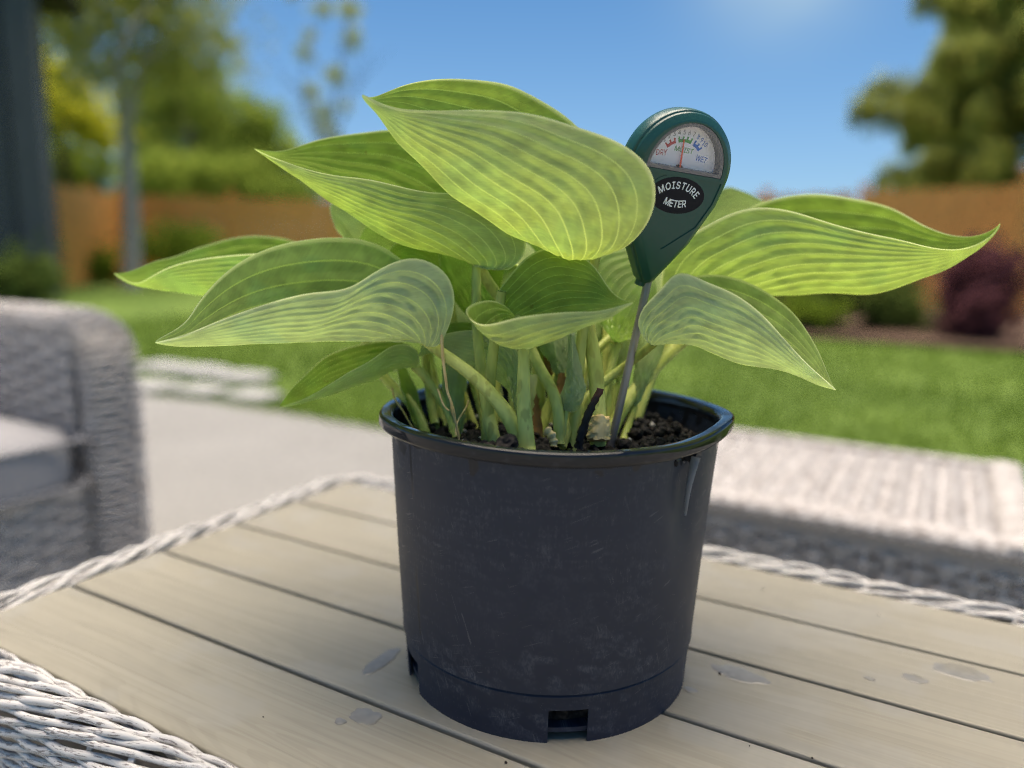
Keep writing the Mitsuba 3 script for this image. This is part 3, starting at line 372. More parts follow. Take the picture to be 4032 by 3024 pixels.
EX = {'stem':[[[0.0081,0.0708,0.7636],[0.0161,0.0556,0.7234],[0.0227,0.0418,0.6947],[0.0286,0.0285,0.6704],[0.00296]],[[0.0268,0.0597,0.7428],[0.0216,0.0493,0.7348],[0.0162,0.0387,0.7266],[0.0112,0.0279,0.716],[0.0107,0.013,0.7013],[0.0165,-0.0064,0.6758],[0.00329]],[[0.0339,0.0475,0.7492],[0.0308,0.0421,0.7311],[0.0296,0.032,0.7138],[0.0306,0.0167,0.6929],[0.0335,0.0023,0.6714],[0.00247]],[[-0.1032,-0.0084,0.7415],[-0.099,-0.0136,0.7216],[-0.0934,-0.0174,0.6983],[-0.0745,-0.0353,0.6728],[0.00313]],[[-0.0614,0.0276,0.7449],[-0.0541,0.0184,0.7077],[-0.049,0.0051,0.6857],[-0.0396,-0.0114,0.6642],[0.00296]]],'straw':[[-0.0321,-0.0875,0.7456],[-0.0317,-0.0882,0.7412],[-0.0314,-0.0881,0.735],[-0.0307,-0.088,0.7279],[-0.0296,-0.0871,0.7178],[-0.0287,-0.086,0.7091],[-0.0269,-0.085,0.7033],[-0.0263,-0.0843,0.6989],[-0.0248,-0.0829,0.69],[-0.0228,-0.0822,0.6768]],'straw2':[[-0.0346,-0.0888,0.7118],[-0.0331,-0.0886,0.7084],[-0.0311,-0.0885,0.7034],[-0.0277,-0.0864,0.6985]],'straw3':[[-0.1066,-0.0425,0.6979],[-0.1016,-0.0468,0.6917],[-0.0911,-0.0534,0.6874],[-0.0801,-0.06,0.6817],[-0.07,-0.0667,0.6779]],'straw4':[[-0.0344,-0.0539,0.6988],[-0.0332,-0.0601,0.6938],[-0.033,-0.0669,0.6889],[-0.0311,-0.0734,0.6798]],'stick':[[0.051,-0.0354,0.7128],[0.0497,-0.037,0.7085],[0.0474,-0.0383,0.7026],[0.0451,-0.0398,0.6961],[0.0423,-0.0411,0.6862],[0.0406,-0.0421,0.6742]],'sheathF':[[0.018,-0.0626,0.7226],[0.0182,-0.066,0.7111],[0.0179,-0.0696,0.7001],[0.0194,-0.0732,0.6895]],'rod':[[0.043,0.0019,0.6599],[0.0446,0.0031,0.6728],[0.0586,0.0172,0.7785]],'stump':[[0.0473,-0.0271,0.6779],[0.046,-0.0225,0.6921]],'root':[[0.0231,-0.0532,0.6857],[0.0252,-0.0534,0.6848],[0.0276,-0.0536,0.6823],[0.0294,-0.0549,0.6769]],'brown1':[[0.008,-0.0017,0.6941],[0.0065,0.0014,0.7136]],'brown2':[[-0.0094,0.0147,0.7083],[-0.0138,0.0152,0.7233]],'brown3':[[0.0018,-0.0213,0.672],[-0.007,-0.0148,0.7003]],'brown4':[[-0.045,-0.0636,0.6806],[-0.055,-0.0547,0.695]],'meter':[[0.0589,0.0173,0.7779],[0.607,0.79,-0.0859],[0.2943,-0.1231,0.9478],[0.7382,-0.6006,-0.3072]]}# ================================================================== setting: lawn, patio, beds
def sheet(x0, x1, y0, y1, z, n=2):
    return np.array([[x0, y0, z], [x1, y0, z], [x1, y1, z], [x0, y1, z]], float), np.array([[0, 1, 2], [0, 2, 3]])


struct('lawn', sheet(-160, 160, -120, 200, -0.03), 'lawn_mat', 'mown green lawn beyond the patio')
slab = trimesh.creation.extrude_polygon(__import__('shapely').Polygon([(-7, -6), (6, -6), (6, 2.05), (-0.5, 2.12), (-2.85, 2.15), (-3.45, 2.02), (-7, .5)]), 0.12, engine='earcut')
slab.apply_translation([0, 0, -0.12])
struct('patio', slab, 'patio_mat', 'pale grey concrete patio under the furniture')
bed = trimesh.creation.extrude_polygon(__import__('shapely').Polygon([(-2.2, 8.0), (-1.2, 7.5), (0.9, 7.55), (3.2, 8.2), (3.2, 12.6), (-2.6, 14.0)]), 0.05, engine='earcut')
bed.apply_translation([0, 0, -0.035])
struct('planting_bed', bed, 'mulch_mat', 'dark mulch planting bed in front of the fence')

for (x, y, sx, sy, h), where in zip([(-4.22, 2.72, .28, .20, .05), (-3.86, 2.72, .26, .20, .06), (-3.50, 2.75, .25, .2, .05), (-3.30, 2.28, .20, .16, .06), (-3.62, 2.20, .22, .20, .06), (-2.98, 2.36, .20, .17, .05)],
                                   ['furthest left of those past the patio corner', 'second from the left of those past the patio corner', 'right-hand one of the far row past the patio corner', 'in the near row beside the patio edge', 'nearest the armchair in the near row', 'furthest right, by the lawn edge']):
    k = thing('paving_stone', 'pale paving stone in the grass, ' + where, 'paving stone', 'pale paving stones at the patio corner')
    v, f = blob([x, y, h / 2 - .03], 1.0, int(abs(x * 100)), 3, 0.10)
    v = (v - [x, y, h / 2 - .03]); v = np.sign(v) * np.abs(v) ** 0.55 * [sx * .74, sy * .70, h * .5] + [x, y, h / 2 - .03]
    add(k, (v, f), 'stone_mat', True)

# grass blades, near ones
n = 50000
gx = rng.uniform(-7.5, 3.5, n * 2); gy = 2.1 + 7.0 * rng.random(n * 2) ** 2.4
ok = ~((gx > -2.3) & (gy > 7.45) & (gy < 14) & (gx < 3.4)) & ~((gx > -4.4) & (gx < -2.85) & (gy < 3.0) & (rng.random(2 * n) < .6))
gx, gy = gx[ok][:n], gy[ok][:n]
n = len(gx)
h = rng.uniform(.03, .065, n); a = rng.uniform(0, 2 * np.pi, n); w = rng.uniform(.003, .006, n) * (1 + gy / 5)
lean = rng.normal(0, .022, (n, 2))
base = np.stack([gx, gy, np.full(n, -.032)], 1)
dx = np.stack([np.cos(a) * w, np.sin(a) * w, np.zeros(n)], 1)
tip = base + np.c_[lean, h]
v = np.stack([base - dx, base + dx, tip], 1).reshape(-1, 3)
add('grass', (v, np.arange(3 * n).reshape(-1, 3)), 'grass_mat')
labels['grass'] = {'label': 'short green grass blades of the lawn', 'category': 'grass', 'kind': 'stuff'}

# ================================================================== fences: each board a part
def fence(key, pts, label):
    k = thing(key, label, 'fence')
    pts = np.asarray(pts, float)
    bw, H = 0.14, 1.88
    proto = rbox([-bw / 2 + .002, -.009, -.02], [bw / 2 - .002, .009, H], .003, 2)
    d_board = mikit.ply(proto, 'fence_mat')
    d_post = mikit.ply(rbox([-.055, -.055, -.05], [.055, .055, H + .09], .006, 2), 'fence_mat')
    d_cap = mikit.ply(rbox([-.07, -.07, H + .09], [.07, .07, H + .12], .006, 2), 'fence_mat')
    i = 0
    for a, b in zip(pts[:-1], pts[1:]):
        L = np.linalg.norm(b - a); ang = math.degrees(math.atan2(*(b - a)[::-1])); m = int(L / bw)
        d = (b - a) / L; nrm = np.array([-d[1], d[0]])
        if nrm @ (np.array([.23, -.47]) - a) > 0: nrm = -nrm
        for j in range(m):
            c = a + d * bw * (j + .5); dz = 0.012 * rng.normal()
            scene[k + '__board' + (f'_{i:03d}' if i else '')] = {**d_board, 'to_world': T().translate([c[0], c[1], dz - .03]).rotate([0, 0, 1], ang)}
            i += 1
        for z in (.3, 1.0, 1.62):
            p0, p1 = a + nrm * .030, b + nrm * .030
            r = rbox([0, -.019, -.042], [L, .019, .042], .004, 2)
            kk, q = k + '__rail', 1
            while kk in scene: kk = f'{k}__rail_{q:03d}'; q += 1
            scene[kk] = {**mikit.ply(r, 'fence_mat'), 'to_world': T().translate([p0[0], p0[1], z]).rotate([0, 0, 1], ang)}
        for s in np.arange(0, L, 2.4):
            c = a + d * s + nrm * .11
            kk, q = k + '__post', 1
            while kk in scene: kk = f'{k}__post_{q:03d}'; q += 1
            scene[kk] = {**d_post, 'to_world': T().translate([c[0], c[1], 0]).rotate([0, 0, 1], ang)}
            scene[kk + '__cap'] = {**d_cap, 'to_world': T().translate([c[0], c[1], 0]).rotate([0, 0, 1], ang)}


fence('wooden_fence', [(-12.79, 6.36), (-13.75, 7.33), (-15.94, 10.18), (-11.58, 13.6), (-7.5, 15.2)], 'orange stained board fence behind the pale tree trunk on the left')
fence('wooden_fence', [(-5.2, 15.0), (-2.9, 14.35), (-1.18, 13.81), (1.14, 13.03), (4.2, 12.2)], 'orange stained board fence on the right behind the shrubs')
k = thing('gate_post', 'tall orange fence post with flat cap at the right edge of the photo', 'fence post')
scene.pop(k, None)
add(k, rbox([.93, 11.9, -.05], [1.13, 12.1, 1.95], .01, 2), 'fence_mat')
add(k + '__cap', rbox([.90, 11.87, 1.952], [1.16, 12.13, 2.0], .008, 2), 'fence_mat')

# charcoal building corner at the left edge
k = thing('garden_shed', 'dark charcoal building corner standing at the left edge of the lawn', 'shed')
e1 = np.array([-11.27, 6.02]); dirw = np.array([-.66, -.75]); dirw /= np.linalg.norm(dirw)
ang = math.degrees(math.atan2(dirw[1], dirw[0]))


def shed(part, lo, hi, mat):
    kk, q = k + '__' + part, 1
    while kk in scene: kk = f'{k}__{part}_{q:03d}'; q += 1
    scene[kk] = {**mikit.ply(rbox(lo, hi, .008, 2), mat), 'to_world': T().translate([e1[0], e1[1], -.03]).rotate([0, 0, 1], ang)}


shed('corner_trim', [0, -.45, 0], [.36, .05, 4.6], 'charcoal_mat')
shed('wall', [.36, -2.4, 0], [2.6, -.16, 4.55], 'charcoal_dark_mat')
for j in range(10):
    shed('board', [.44 + j * .2, -.157, .02], [.44 + j * .2 + .185, -.125, 4.5], 'charcoal_mat')
shed('roof', [-.25, -2.6, 4.602], [2.8, .25, 4.75], 'charcoal_dark_mat')

# ================================================================== trees and shrubs
def leaves(centres, radii, n, size, seed, flat=1.0):
    g = np.random.default_rng(seed)
    c, r = np.asarray(centres, float), np.asarray(radii, float)
    w = r ** 2.2; i = g.choice(len(c), n, p=w / w.sum())
    d = g.normal(size=(n, 3)); d /= np.linalg.norm(d, axis=1, keepdims=True)
    p = c[i] + g.normal(size=(n, 3)) * (.52 * r[i])[:, None] * [1, 1, flat]
    p = p + (meshkit.noise(p * 2.2, seed)[:, None] - .5) * .5 * r[i][:, None]
    a = g.normal(size=(n, 3)); a /= np.linalg.norm(a, axis=1, keepdims=True)
    b = np.cross(a, g.normal(size=(n, 3))); b /= np.linalg.norm(b, axis=1, keepdims=True)
    s = size * g.uniform(.6, 1.4, n)[:, None]
    v = np.stack([p - a * s, p - b * s * .5, p + a * s, p + b * s * .5], 1).reshape(-1, 3)
    f = np.arange(4 * n).reshape(-1, 4)
    return v, np.vstack([f[:, [0, 1, 2]], f[:, [0, 2, 3]]])


def limb(a, b, r0, r1, bow=.12, seed=0, n=9):
    g = np.random.default_rng(seed); a, b = np.asarray(a, float), np.asarray(b, float)
    m = (a + b) / 2 + g.normal(size=3) * bow * np.linalg.norm(b - a) * [1, 1, .4]
    return tube(spline([a, m, b], n), np.linspace(r0, r1, n), 7)


def tree(key, label, base, fork, tips, r, crown, nleaf, size, mat, bark, seed, flat=.8):
    k = thing(key, label, 'tree')
    b, fk = np.asarray(base, float), np.asarray(fork, float)
    add(k + '__trunk', tube(spline([b - [0, 0, .1], b * .6 + fk * .4 + [.05, .03, 0], fk], 12), np.linspace(r * 1.15, r * .78, 12), 12), bark, True)
    for i, tp in enumerate(tips):
        add(k + '__branch', cat([limb(fk - [0, 0, .15], tp, r * .5, r * .1, .1, seed + i), *[limb(np.asarray(fk) + (np.asarray(tp) - fk) * s, np.asarray(fk) + (np.asarray(tp) - fk) * (s + .35) + np.random.default_rng(seed + 9 * i + int(s * 10)).normal(size=3) * .5, r * .2, r * .05, .1, seed + i) for s in (.35, .6)]]), bark, True)
    add(k + '__crown', leaves([c[:3] for c in crown], [c[3] for c in crown], nleaf, size, seed, flat), mat)
    labels[k + '__crown'] = {'kind': 'stuff'}
    return k


tree('pale_bark_tree', 'olive leaved tree with pale grey trunk standing before the left fence', (-13.3, 8.6, 0), (-13.5, 8.85, 3.0),
     [(-14.5, 8.5, 5.0), (-13.7, 9.1, 6.6), (-12.9, 9.6, 5.4), (-13.2, 9.3, 4.6)], .15,
     [(-14.6, 8.6, 4.8, 1.0), (-13.8, 9.1, 5.3, 1.1), (-13.1, 9.6, 4.9, 1.1), (-12.6, 9.9, 4.3, .8), (-13.5, 9.2, 4.1, .8), (-14.4, 8.7, 3.9, .55), (-14.0, 9.2, 6.4, 1.5), (-12.9, 9.8, 6.2, 1.3), (-15.0, 8.5, 5.9, 1.2)], 13000, .075, 'foliage_olive', 'bark_mat', 11)
tree('yellow_tree', 'bright yellow leaved small tree behind the left fence', (-21.6, 12.3, 0), (-21.5, 12.4, 2.6), [(-21.9, 12.2, 4.8), (-20.9, 12.9, 4.6), (-21.4, 12.6, 5.4)], .11,
     [(-21.6, 12.35, 4.9, .8), (-21.1, 12.7, 4.3, .75), (-21.9, 12.1, 4.1, .6), (-20.9, 13.1, 3.8, .5), (-22.0, 12.0, 5.4, .6)], 4200, .11, 'foliage_yellow', 'dark_bark_mat', 12)
tree('dense_green_tree', 'dense green tree behind the left fence, nearest the blue sky', (-20.0, 16.6, 0), (-20.0, 16.7, 2.4), [(-21.4, 16.2, 5.6), (-19.4, 17.2, 5.0), (-20.3, 16.6, 5.8)], .2,
     [(-21.4, 16.2, 5.6, 1.1), (-20.4, 16.6, 4.8, 1.05), (-20.0, 16.9, 3.8, 1.1), (-19.2, 17.3, 4.6, .8), (-18.7, 17.5, 3.5, .9), (-20.9, 16.2, 3.0, 1.2), (-19.4, 17.1, 2.6, 1.0), (-22.2, 15.6, 4.4, 1.2), (-18.2, 17.9, 2.5, .7), (-22.0, 15.8, 2.7, 1.1)], 22000, .11, 'foliage_green', 'dark_bark_mat', 13)
tree('sparse_tree', 'thinly leaved twiggy tree against the sky left of the plant', (-16.2, 17.0, 0), (-16.1, 17.1, 3.6), [(-15.6, 17.6, 8.0), (-16.2, 17.0, 7.2), (-14.9, 17.7, 6.4), (-17.2, 16.4, 5.6)], .09,
     [(-16.1 + .62 * math.cos(q * 2.4) * (.6 + .1 * q), 17.1 + .4 * math.sin(q * 2.4) * (.6 + .1 * q), 3.9 + .34 * q, .20 + .05 * (q % 3)) for q in range(14)], 1300, .085, 'foliage_olive', 'dark_bark_mat', 14)
tree('far_green_tree', 'green tree behind the charcoal building corner at the far left', (-24, 11, 0), (-24, 11, 2.6), [(-24.4, 10.6, 6.0), (-23.3, 11.4, 5.5), (-24, 11, 6.5)], .2,
     [(-24.5, 10.6, 6.2, 1.6), (-23.3, 11.6, 5.6, 1.3), (-24.6, 10.4, 4.4, 1.5), (-23.4, 11.7, 3.4, 1.3), (-24.4, 12.9, 3.0, 1.2), (-23.4, 13.9, 2.9, 1.2)], 14000, .13, 'foliage_green', 'dark_bark_mat', 15)
k = tree('far_bushy_tree', 'low bushy green tree just above the middle of the left fence', (-17.6, 15.2, 0), (-17.6, 15.2, 1.6), [(-18, 15.0, 3.0), (-17.0, 15.6, 2.8)], .1,
     [(-18.2, 14.8, 2.6, .8), (-17.4, 15.4, 2.4, .8), (-16.6, 15.9, 2.1, .6), (-18.9, 14.3, 2.4, .8), (-19.3, 13.6, 2.6, .8)], 9000, .10, 'foliage_green', 'dark_bark_mat', 16)

# conifer on the right: trunk, whorls of branches with drooping needle sprays
k = thing('conifer_tree', 'tall conifer with long level branches behind the right fence', 'tree')
ctr = np.array([1.0, 18.0])
add(k + '__trunk', tube([[ctr[0], ctr[1], -.1], [ctr[0] - .03, ctr[1], 4], [ctr[0], ctr[1], 9.5]], [.24, .17, .04], 12), 'dark_bark_mat', True)
g = np.random.default_rng(5)
needles = []
bi = 0
for z in np.arange(1.5, 9.3, .27):
    R = 3.3 * (1 - (z - 1.6) / 8.6) ** .8
    for j in range(4):
        a = g.uniform(0, 2 * np.pi); L = R * g.uniform(.5, 1.15)
        p0 = np.array([ctr[0], ctr[1], z + g.uniform(-.15, .15)])
        p1 = p0 + [math.cos(a) * L, math.sin(a) * L, g.uniform(-.25, .45) * L * .6]
        P_ = spline([p0, (p0 + p1) / 2 + [0, 0, .06 * L], p1], 10)
        add(k + '__branch', tube(P_, np.linspace(.045, .008, 10) * (.4 + L / 3), 5), 'dark_bark_mat', True)
        m = int(340 * L)
        s = g.uniform(.28, 1.0, m); q = np.stack([np.interp(s, np.linspace(0, 1, 10), P_[:, i]) for i in range(3)], 1)
        side = np.array([-math.sin(a), math.cos(a), 0]) * (g.normal(0, .24, m) * L * .36 * (1.15 - s))[:, None]
        q = q + side + np.c_[g.normal(0, .04, (m, 2)), g.normal(-.10, .17, m)]
        needles.append(q)
q = np.vstack(needles); m = len(q)
aa = g.normal(size=(m, 3)) * [1, 1, .5]; aa /= np.linalg.norm(aa, axis=1, keepdims=True); bb = np.cross(aa, g.normal(size=(m, 3))); bb /= np.linalg.norm(bb, axis=1, keepdims=True)
s = .10 * g.uniform(.6, 1.4, m)[:, None]
v = np.stack([q - aa * s, q - bb * s * .38, q + aa * s, q + bb * s * .38], 1).reshape(-1, 3); f = np.arange(4 * m).reshape(-1, 4)
add(k + '__needles', (v, np.vstack([f[:, [0, 1, 2]], f[:, [0, 2, 3]]])), 'foliage_pine')
labels[k + '__needles'] = {'kind': 'stuff'}


def shrub(key, label, c, r, n, size, mat, seed, flat=.9):
    k = thing(key, label, 'shrub')
    c = np.asarray(c, float)
    g = np.random.default_rng(seed)
    cs = [c + g.normal(size=3) * [r * .4, r * .4, r * .25] for _ in range(6)]
    add(k + '__foliage', leaves(cs, [r * g.uniform(.45, .75) for _ in cs], n, size, seed, flat), mat)
    labels[k + '__foliage'] = {'kind': 'stuff'}
    for i in range(4):
        add(k + '__stem', limb([c[0] + g.normal() * .04, c[1] + g.normal() * .04, -.03], cs[i], .018, .006, .1, seed + i), 'dark_bark_mat', True)


shrub('dark_shrub', 'dark green rounded shrub, leftmost in the right-hand planting bed', (-.98, 8.6, .32), .42, 1500, .055, 'foliage_dark', 31)
shrub('dark_shrub', 'dark green shrub between the leftmost shrub and the maroon one', (-.45, 9.0, .38), .5, 1900, .055, 'foliage_dark', 32)
shrub('maroon_shrub', 'maroon leaved shrub in the bed at the right edge', (.46, 8.9, .50), .46, 2000, .055, 'foliage_maroon', 33)
shrub('maroon_shrub', 'low dark maroon shrub at the foot of the larger maroon one', (.55, 8.3, .22), .34, 900, .05, 'foliage_maroon', 34)
shrub('golden_shrub', 'small yellow green shrub in front of the dark shrubs on the right', (-1.0, 8.15, .2), .26, 700, .045, 'foliage_lime', 35)
shrub('lime_shrub', 'lime green bush before the left fence beside the building corner', (-15.0, 8.95, .35), .5, 1300, .07, 'foliage_lime', 36)
shrub('lime_shrub', 'yellow green bush before the fence right of the pale trunk', (-13.85, 10.3, .62), .72, 2000, .07, 'foliage_lime', 37)
shrub('dark_shrub', 'dark green shrub at the foot of the charcoal building corner', (-10.8, 5.2, .22), .55, 1500, .06, 'foliage_dark', 38)
# ================================================================== patio table: planks, wicker rim, woven sides
TZ = 0.50
U0, U1, V0, V1 = -0.4138, 0.336, -0.2009, 0.2491
tb = thing('patio_table', 'low wicker patio table with beige plank top under the black pot', 'table')
for i in range(5):
    m = rbox([U0 + .001, V0 + i * .09 + (.0018 if i else .001), TZ - .022], [U1 - .001, V0 + (i + 1) * .09 - .0018, TZ], .0022, 3)
    add(tb + '__plank', m, 'plank_mat', 35)
add(tb + '__frame', cat([rbox([U0 - .006, V0 - .006, TZ - .075], [U1 + .006, V1 + .006, TZ - .026], .004, 2), rbox([U0 + .05, V0 + .05, .03], [U1 - .05, V1 - .05, TZ - .078], .004, 2)]), 'frame_mat')

# perimeter path (rounded rectangle), s -> point and outward normal
CR = 0.026


def perimeter(s):
    a, b, c, d = U0, U1, V0, V1
    Lx, Ly, q = (b - a - 2 * CR), (d - c - 2 * CR), CR * np.pi / 2
    segs = [('l', (a + CR, c), (1, 0), (0, -1), Lx), ('c', (b - CR, c + CR), -90, None, q), ('l', (b, c + CR), (0, 1), (1, 0), Ly), ('c', (b - CR, d - CR), 0, None, q),
            ('l', (b - CR, d), (-1, 0), (0, 1), Lx), ('c', (a + CR, d - CR), 90, None, q), ('l', (a, d - CR), (0, -1), (-1, 0), Ly), ('c', (a + CR, c + CR), 180, None, q)]
    tot = sum(x[4] for x in segs); s = np.mod(s, tot)
    P_, N_ = np.zeros((len(s), 2)), np.zeros((len(s), 2)); o = 0
    for kind, p, d_, n_, L in segs:
        k = (s >= o) & (s < o + L)
        if kind == 'l':
            P_[k] = np.array(p) + np.outer(s[k] - o, d_); N_[k] = n_
        else:
            th = np.radians(d_) + (s[k] - o) / CR
            N_[k] = np.stack([np.cos(th), np.sin(th)], 1); P_[k] = np.array(p) + CR * N_[k]
        o += L
    return P_, N_, tot


PROF = np.array([[.002, -.012], [.0035, -.004], [.008, .0025], [.015, .0035], [.022, -.0005], [.027, -.008], [.029, -.018], [.0285, -.030], [.027, -.042], [.025, -.054], [.023, -.064]])
_s = np.r_[0, np.cumsum(np.linalg.norm(np.diff(PROF, axis=0), axis=1))]; _s /= _s[-1]
PC = CubicSpline(_s, PROF)
TOT = perimeter(np.zeros(1))[2]
NS = 84
for i in range(NS):
    s0 = TOT * i / NS + .0006 * rng.normal()
    L = .56 + .006 * rng.normal()
    t = np.linspace(0, 1, 56)
    s = s0 + L * t
    prof_t = np.clip(1.0 - 1.0 * t + .008 * np.sin(t * 17 + i * 2.4), 0, 1)
    xy, nn, _ = perimeter(s)
    pz = PC(prof_t)
    und = .0023 * np.sin(s / .038 * np.pi + (i % 2) * np.pi) + .0004 * rng.normal()
    dpr = PC(prof_t, 1); nr = np.stack([-dpr[:, 1], dpr[:, 0]], 1); nr /= np.linalg.norm(nr, axis=1, keepdims=True)
    nr *= np.sign((nr * np.array([.4, .6])).sum(1).mean() or 1)
    off, z = pz[:, 0] + und * nr[:, 0], pz[:, 1] + und * nr[:, 1]
    p = np.c_[xy + nn * off[:, None], TZ + z]
    r = .0025 * (1 + .12 * rng.normal()) * np.clip(np.minimum(t, 1 - t) * 20 + .5, .5, 1)
    v, f, uv = tube(p, r, 7, uvs=True)
    add(tb + '__rim_strand', (v, f), 'wicker_mat', True, uv=uv + [i * 1.7, 0])
stk = []
for s in np.arange(0, TOT, .038):
    xy, nn, _ = perimeter(np.array([s]))
    pz = PC(np.linspace(.06, 1, 12))
    stk.append(tube(np.c_[xy + nn * (pz[:, :1] - .0012), TZ + pz[:, 1] - .0005], .0032, 5, .4))
add(tb + '__rim_stakes', cat(stk), 'wicker_far_mat'); labels[tb + '__rim_stakes'] = {'kind': 'stuff'}


def weave(o, ex, ez, en, W, H, pitch=.0085, stake=.036, r=.0036, amp=.0024, alt=1, flat=.75):
    """Horizontal strands over and under upright stakes, on the plane o + ex W + ez H, standing out along en."""
    o, ex, ez, en = (np.asarray(x, float) for x in (o, ex, ez, en)); ms = []
    m = max(5, int(W / stake * 4))
    for i, z in enumerate(np.arange(pitch / 2, H, pitch)):
        x = np.linspace(0, W, m)
        p = o + np.outer(x, ex) + ez * z + np.outer(amp * np.sin(x / stake * np.pi + (i % 2) * np.pi * alt) + amp, en)
        ms.append(tube(p, r, 5, flat, up=en, caps=False))
    for x in np.arange(stake / 2, W, stake):
        ms.append(tube([o + ex * x + en * amp, o + ex * x + ez * H + en * amp], .0045, 5, .5, up=en, caps=False))
    return cat(ms)


for nm, o, ex, en, W in [('near', (U0 - .0, V0 - .005, .03), (1, 0, 0), (0, -1, 0), U1 - U0), ('left', (U0 - .005, V1, .03), (0, -1, 0), (-1, 0, 0), V1 - V0), ('right', (U1 + .005, V0, .03), (0, 1, 0), (1, 0, 0), V1 - V0), ('far', (U1, V1 + .005, .03), (-1, 0, 0), (0, 1, 0), U1 - U0)]:
    kk = add(tb + '__woven_side', weave(o, ex, (0, 0, 1), en, W, TZ - .03 - .068), 'wicker_far_mat'); labels[kk] = {'kind': 'stuff'}

# ================================================================== ottoman
ot = thing('wicker_ottoman', 'square woven wicker ottoman with pale top behind the table', 'ottoman')
x0, x1, y0, y1, zt = -.30, .385, .745, 1.255, .40
add(ot + '__frame', cat([rbox([x0 + .05, y0 + .05, .03], [x1 - .05, y1 - .05, zt - .03], .01, 2), rbox([x0 + .012, y0 + .012, zt - .045], [x1 - .012, y1 - .012, zt - .012], .004, 2)]), 'frame_mat')
ms = [weave((x0 + .035, y0 + .035, zt - .005), (1, 0, 0), (0, 1, 0), (0, 0, 1), x1 - x0 - .07, y1 - y0 - .07, .0095, .0205, .0036, .0036, 0)]
kk = add(ot + '__woven_top', cat(ms), 'wicker_far_mat'); labels[kk] = {'kind': 'stuff'}
for part, pts in [('top_edge', [(x0, y0), (x1, y0)]), ('top_edge', [(x1, y0), (x1, y1)]), ('top_edge', [(x1, y1), (x0, y1)]), ('top_edge', [(x0, y1), (x0, y0)])]:
    a, b = np.array(pts[0]), np.array(pts[1]); L = np.linalg.norm(b - a); d = (b - a) / L; nn = np.array([d[1], -d[0]]); ms = []
    for s in np.arange(.0, L + .004, .0082):
        c = a + d * s
        pr = [(-.046, .003), (-.02, .005), (-.003, .002), (.003, -.005), (.002, -.012), (-.006, -.017)]
        ms.append(tube([[*(c + nn * u), zt + w] for u, w in pr], .0042, 5, caps=False, up=(d[0], d[1], .01)))
    kk = add(f'{ot}__{part}', cat(ms), 'wicker_far_mat'); labels[kk] = {'kind': 'stuff'}
for o, ex, en, W in [((x0 + .012, y0 + .020, .03), (1, 0, 0), (0, -1, 0), x1 - x0 - .024), ((x0 + .020, y1 - .012, .03), (0, -1, 0), (-1, 0, 0), y1 - y0 - .024), ((x1 - .020, y0 + .012, .03), (0, 1, 0), (1, 0, 0), y1 - y0 - .024)]:
    kk = add(ot + '__woven_side', weave(o, ex, (0, 0, 1), en, W, zt - .068, .0165, .036, .0056, .0065, 1, .6), 'wicker_far_mat'); labels[kk] = {'kind': 'stuff'}
for x in (x0 + .03, x1 - .03):
    for y in (y0 + .03, y1 - .03):
        add(ot + '__foot', rbox([x - .02, y - .02, 0], [x + .02, y + .02, .032], .004, 2), 'frame_mat')

# ================================================================== armchair (faces +x), near arm low on the far side
ch = thing('wicker_armchair', 'grey wicker armchair with grey seat cushion left of the table', 'armchair')
AX, BX, AY0, AY1, AH = -1.275, -2.05, .445, .560, .642


def arm(ya, yb):
    prof = [(BX, AH - .005), (BX + .3, AH), (AX - .13, AH + .002), (AX - .07, AH - .012), (AX - .025, AH - .045), (AX - .004, AH - .095), (AX, AH - .16), (AX, .03)]
    s = np.r_[0, np.cumsum(np.linalg.norm(np.diff(np.array(prof), axis=0), axis=1))]
    from scipy.interpolate import PchipInterpolator
    c = PchipInterpolator(s, np.array(prof)); ms = []
    e = .022
    for i, q in enumerate(np.arange(0, s[-1], .0165)):
        (px, pz), (tx, tz) = c(q), c(q, 1)
        tl = math.hypot(tx, tz) + 1e-9; nx, nz = -tz / tl, tx / tl
        pts = []
        for w, dn in [(-.004, -.035), (.0, -.018), (.006, -.006), (.018, .001), (.036, -.001 + .010 * (i % 2)), (.060, -.001 + .010 * ((i + 1) % 2)), (.084, -.001 + .010 * (i % 2)), (.102, .001), (.114, -.006), (.12, -.018), (.124, -.035)]:
            pts.append([px + nx * dn, ya + (yb - ya) * w / .12, pz + nz * dn])
        ms.append(tube(pts, .0066, 6, .55, caps=False, up=(tx / tl, .01, tz / tl)))
    core = trimesh.creation.extrude_polygon(__import__('shapely').Polygon([tuple(c(q)) for q in np.linspace(0, s[-1], 60)] + [(BX, .03)]).buffer(-.022), yb - ya - .02, engine='earcut')
    v = np.array(core.vertices); v = np.stack([v[:, 0], yb - .01 - v[:, 2], v[:, 1]], 1)
    return cat(ms), (v, np.array(core.faces))


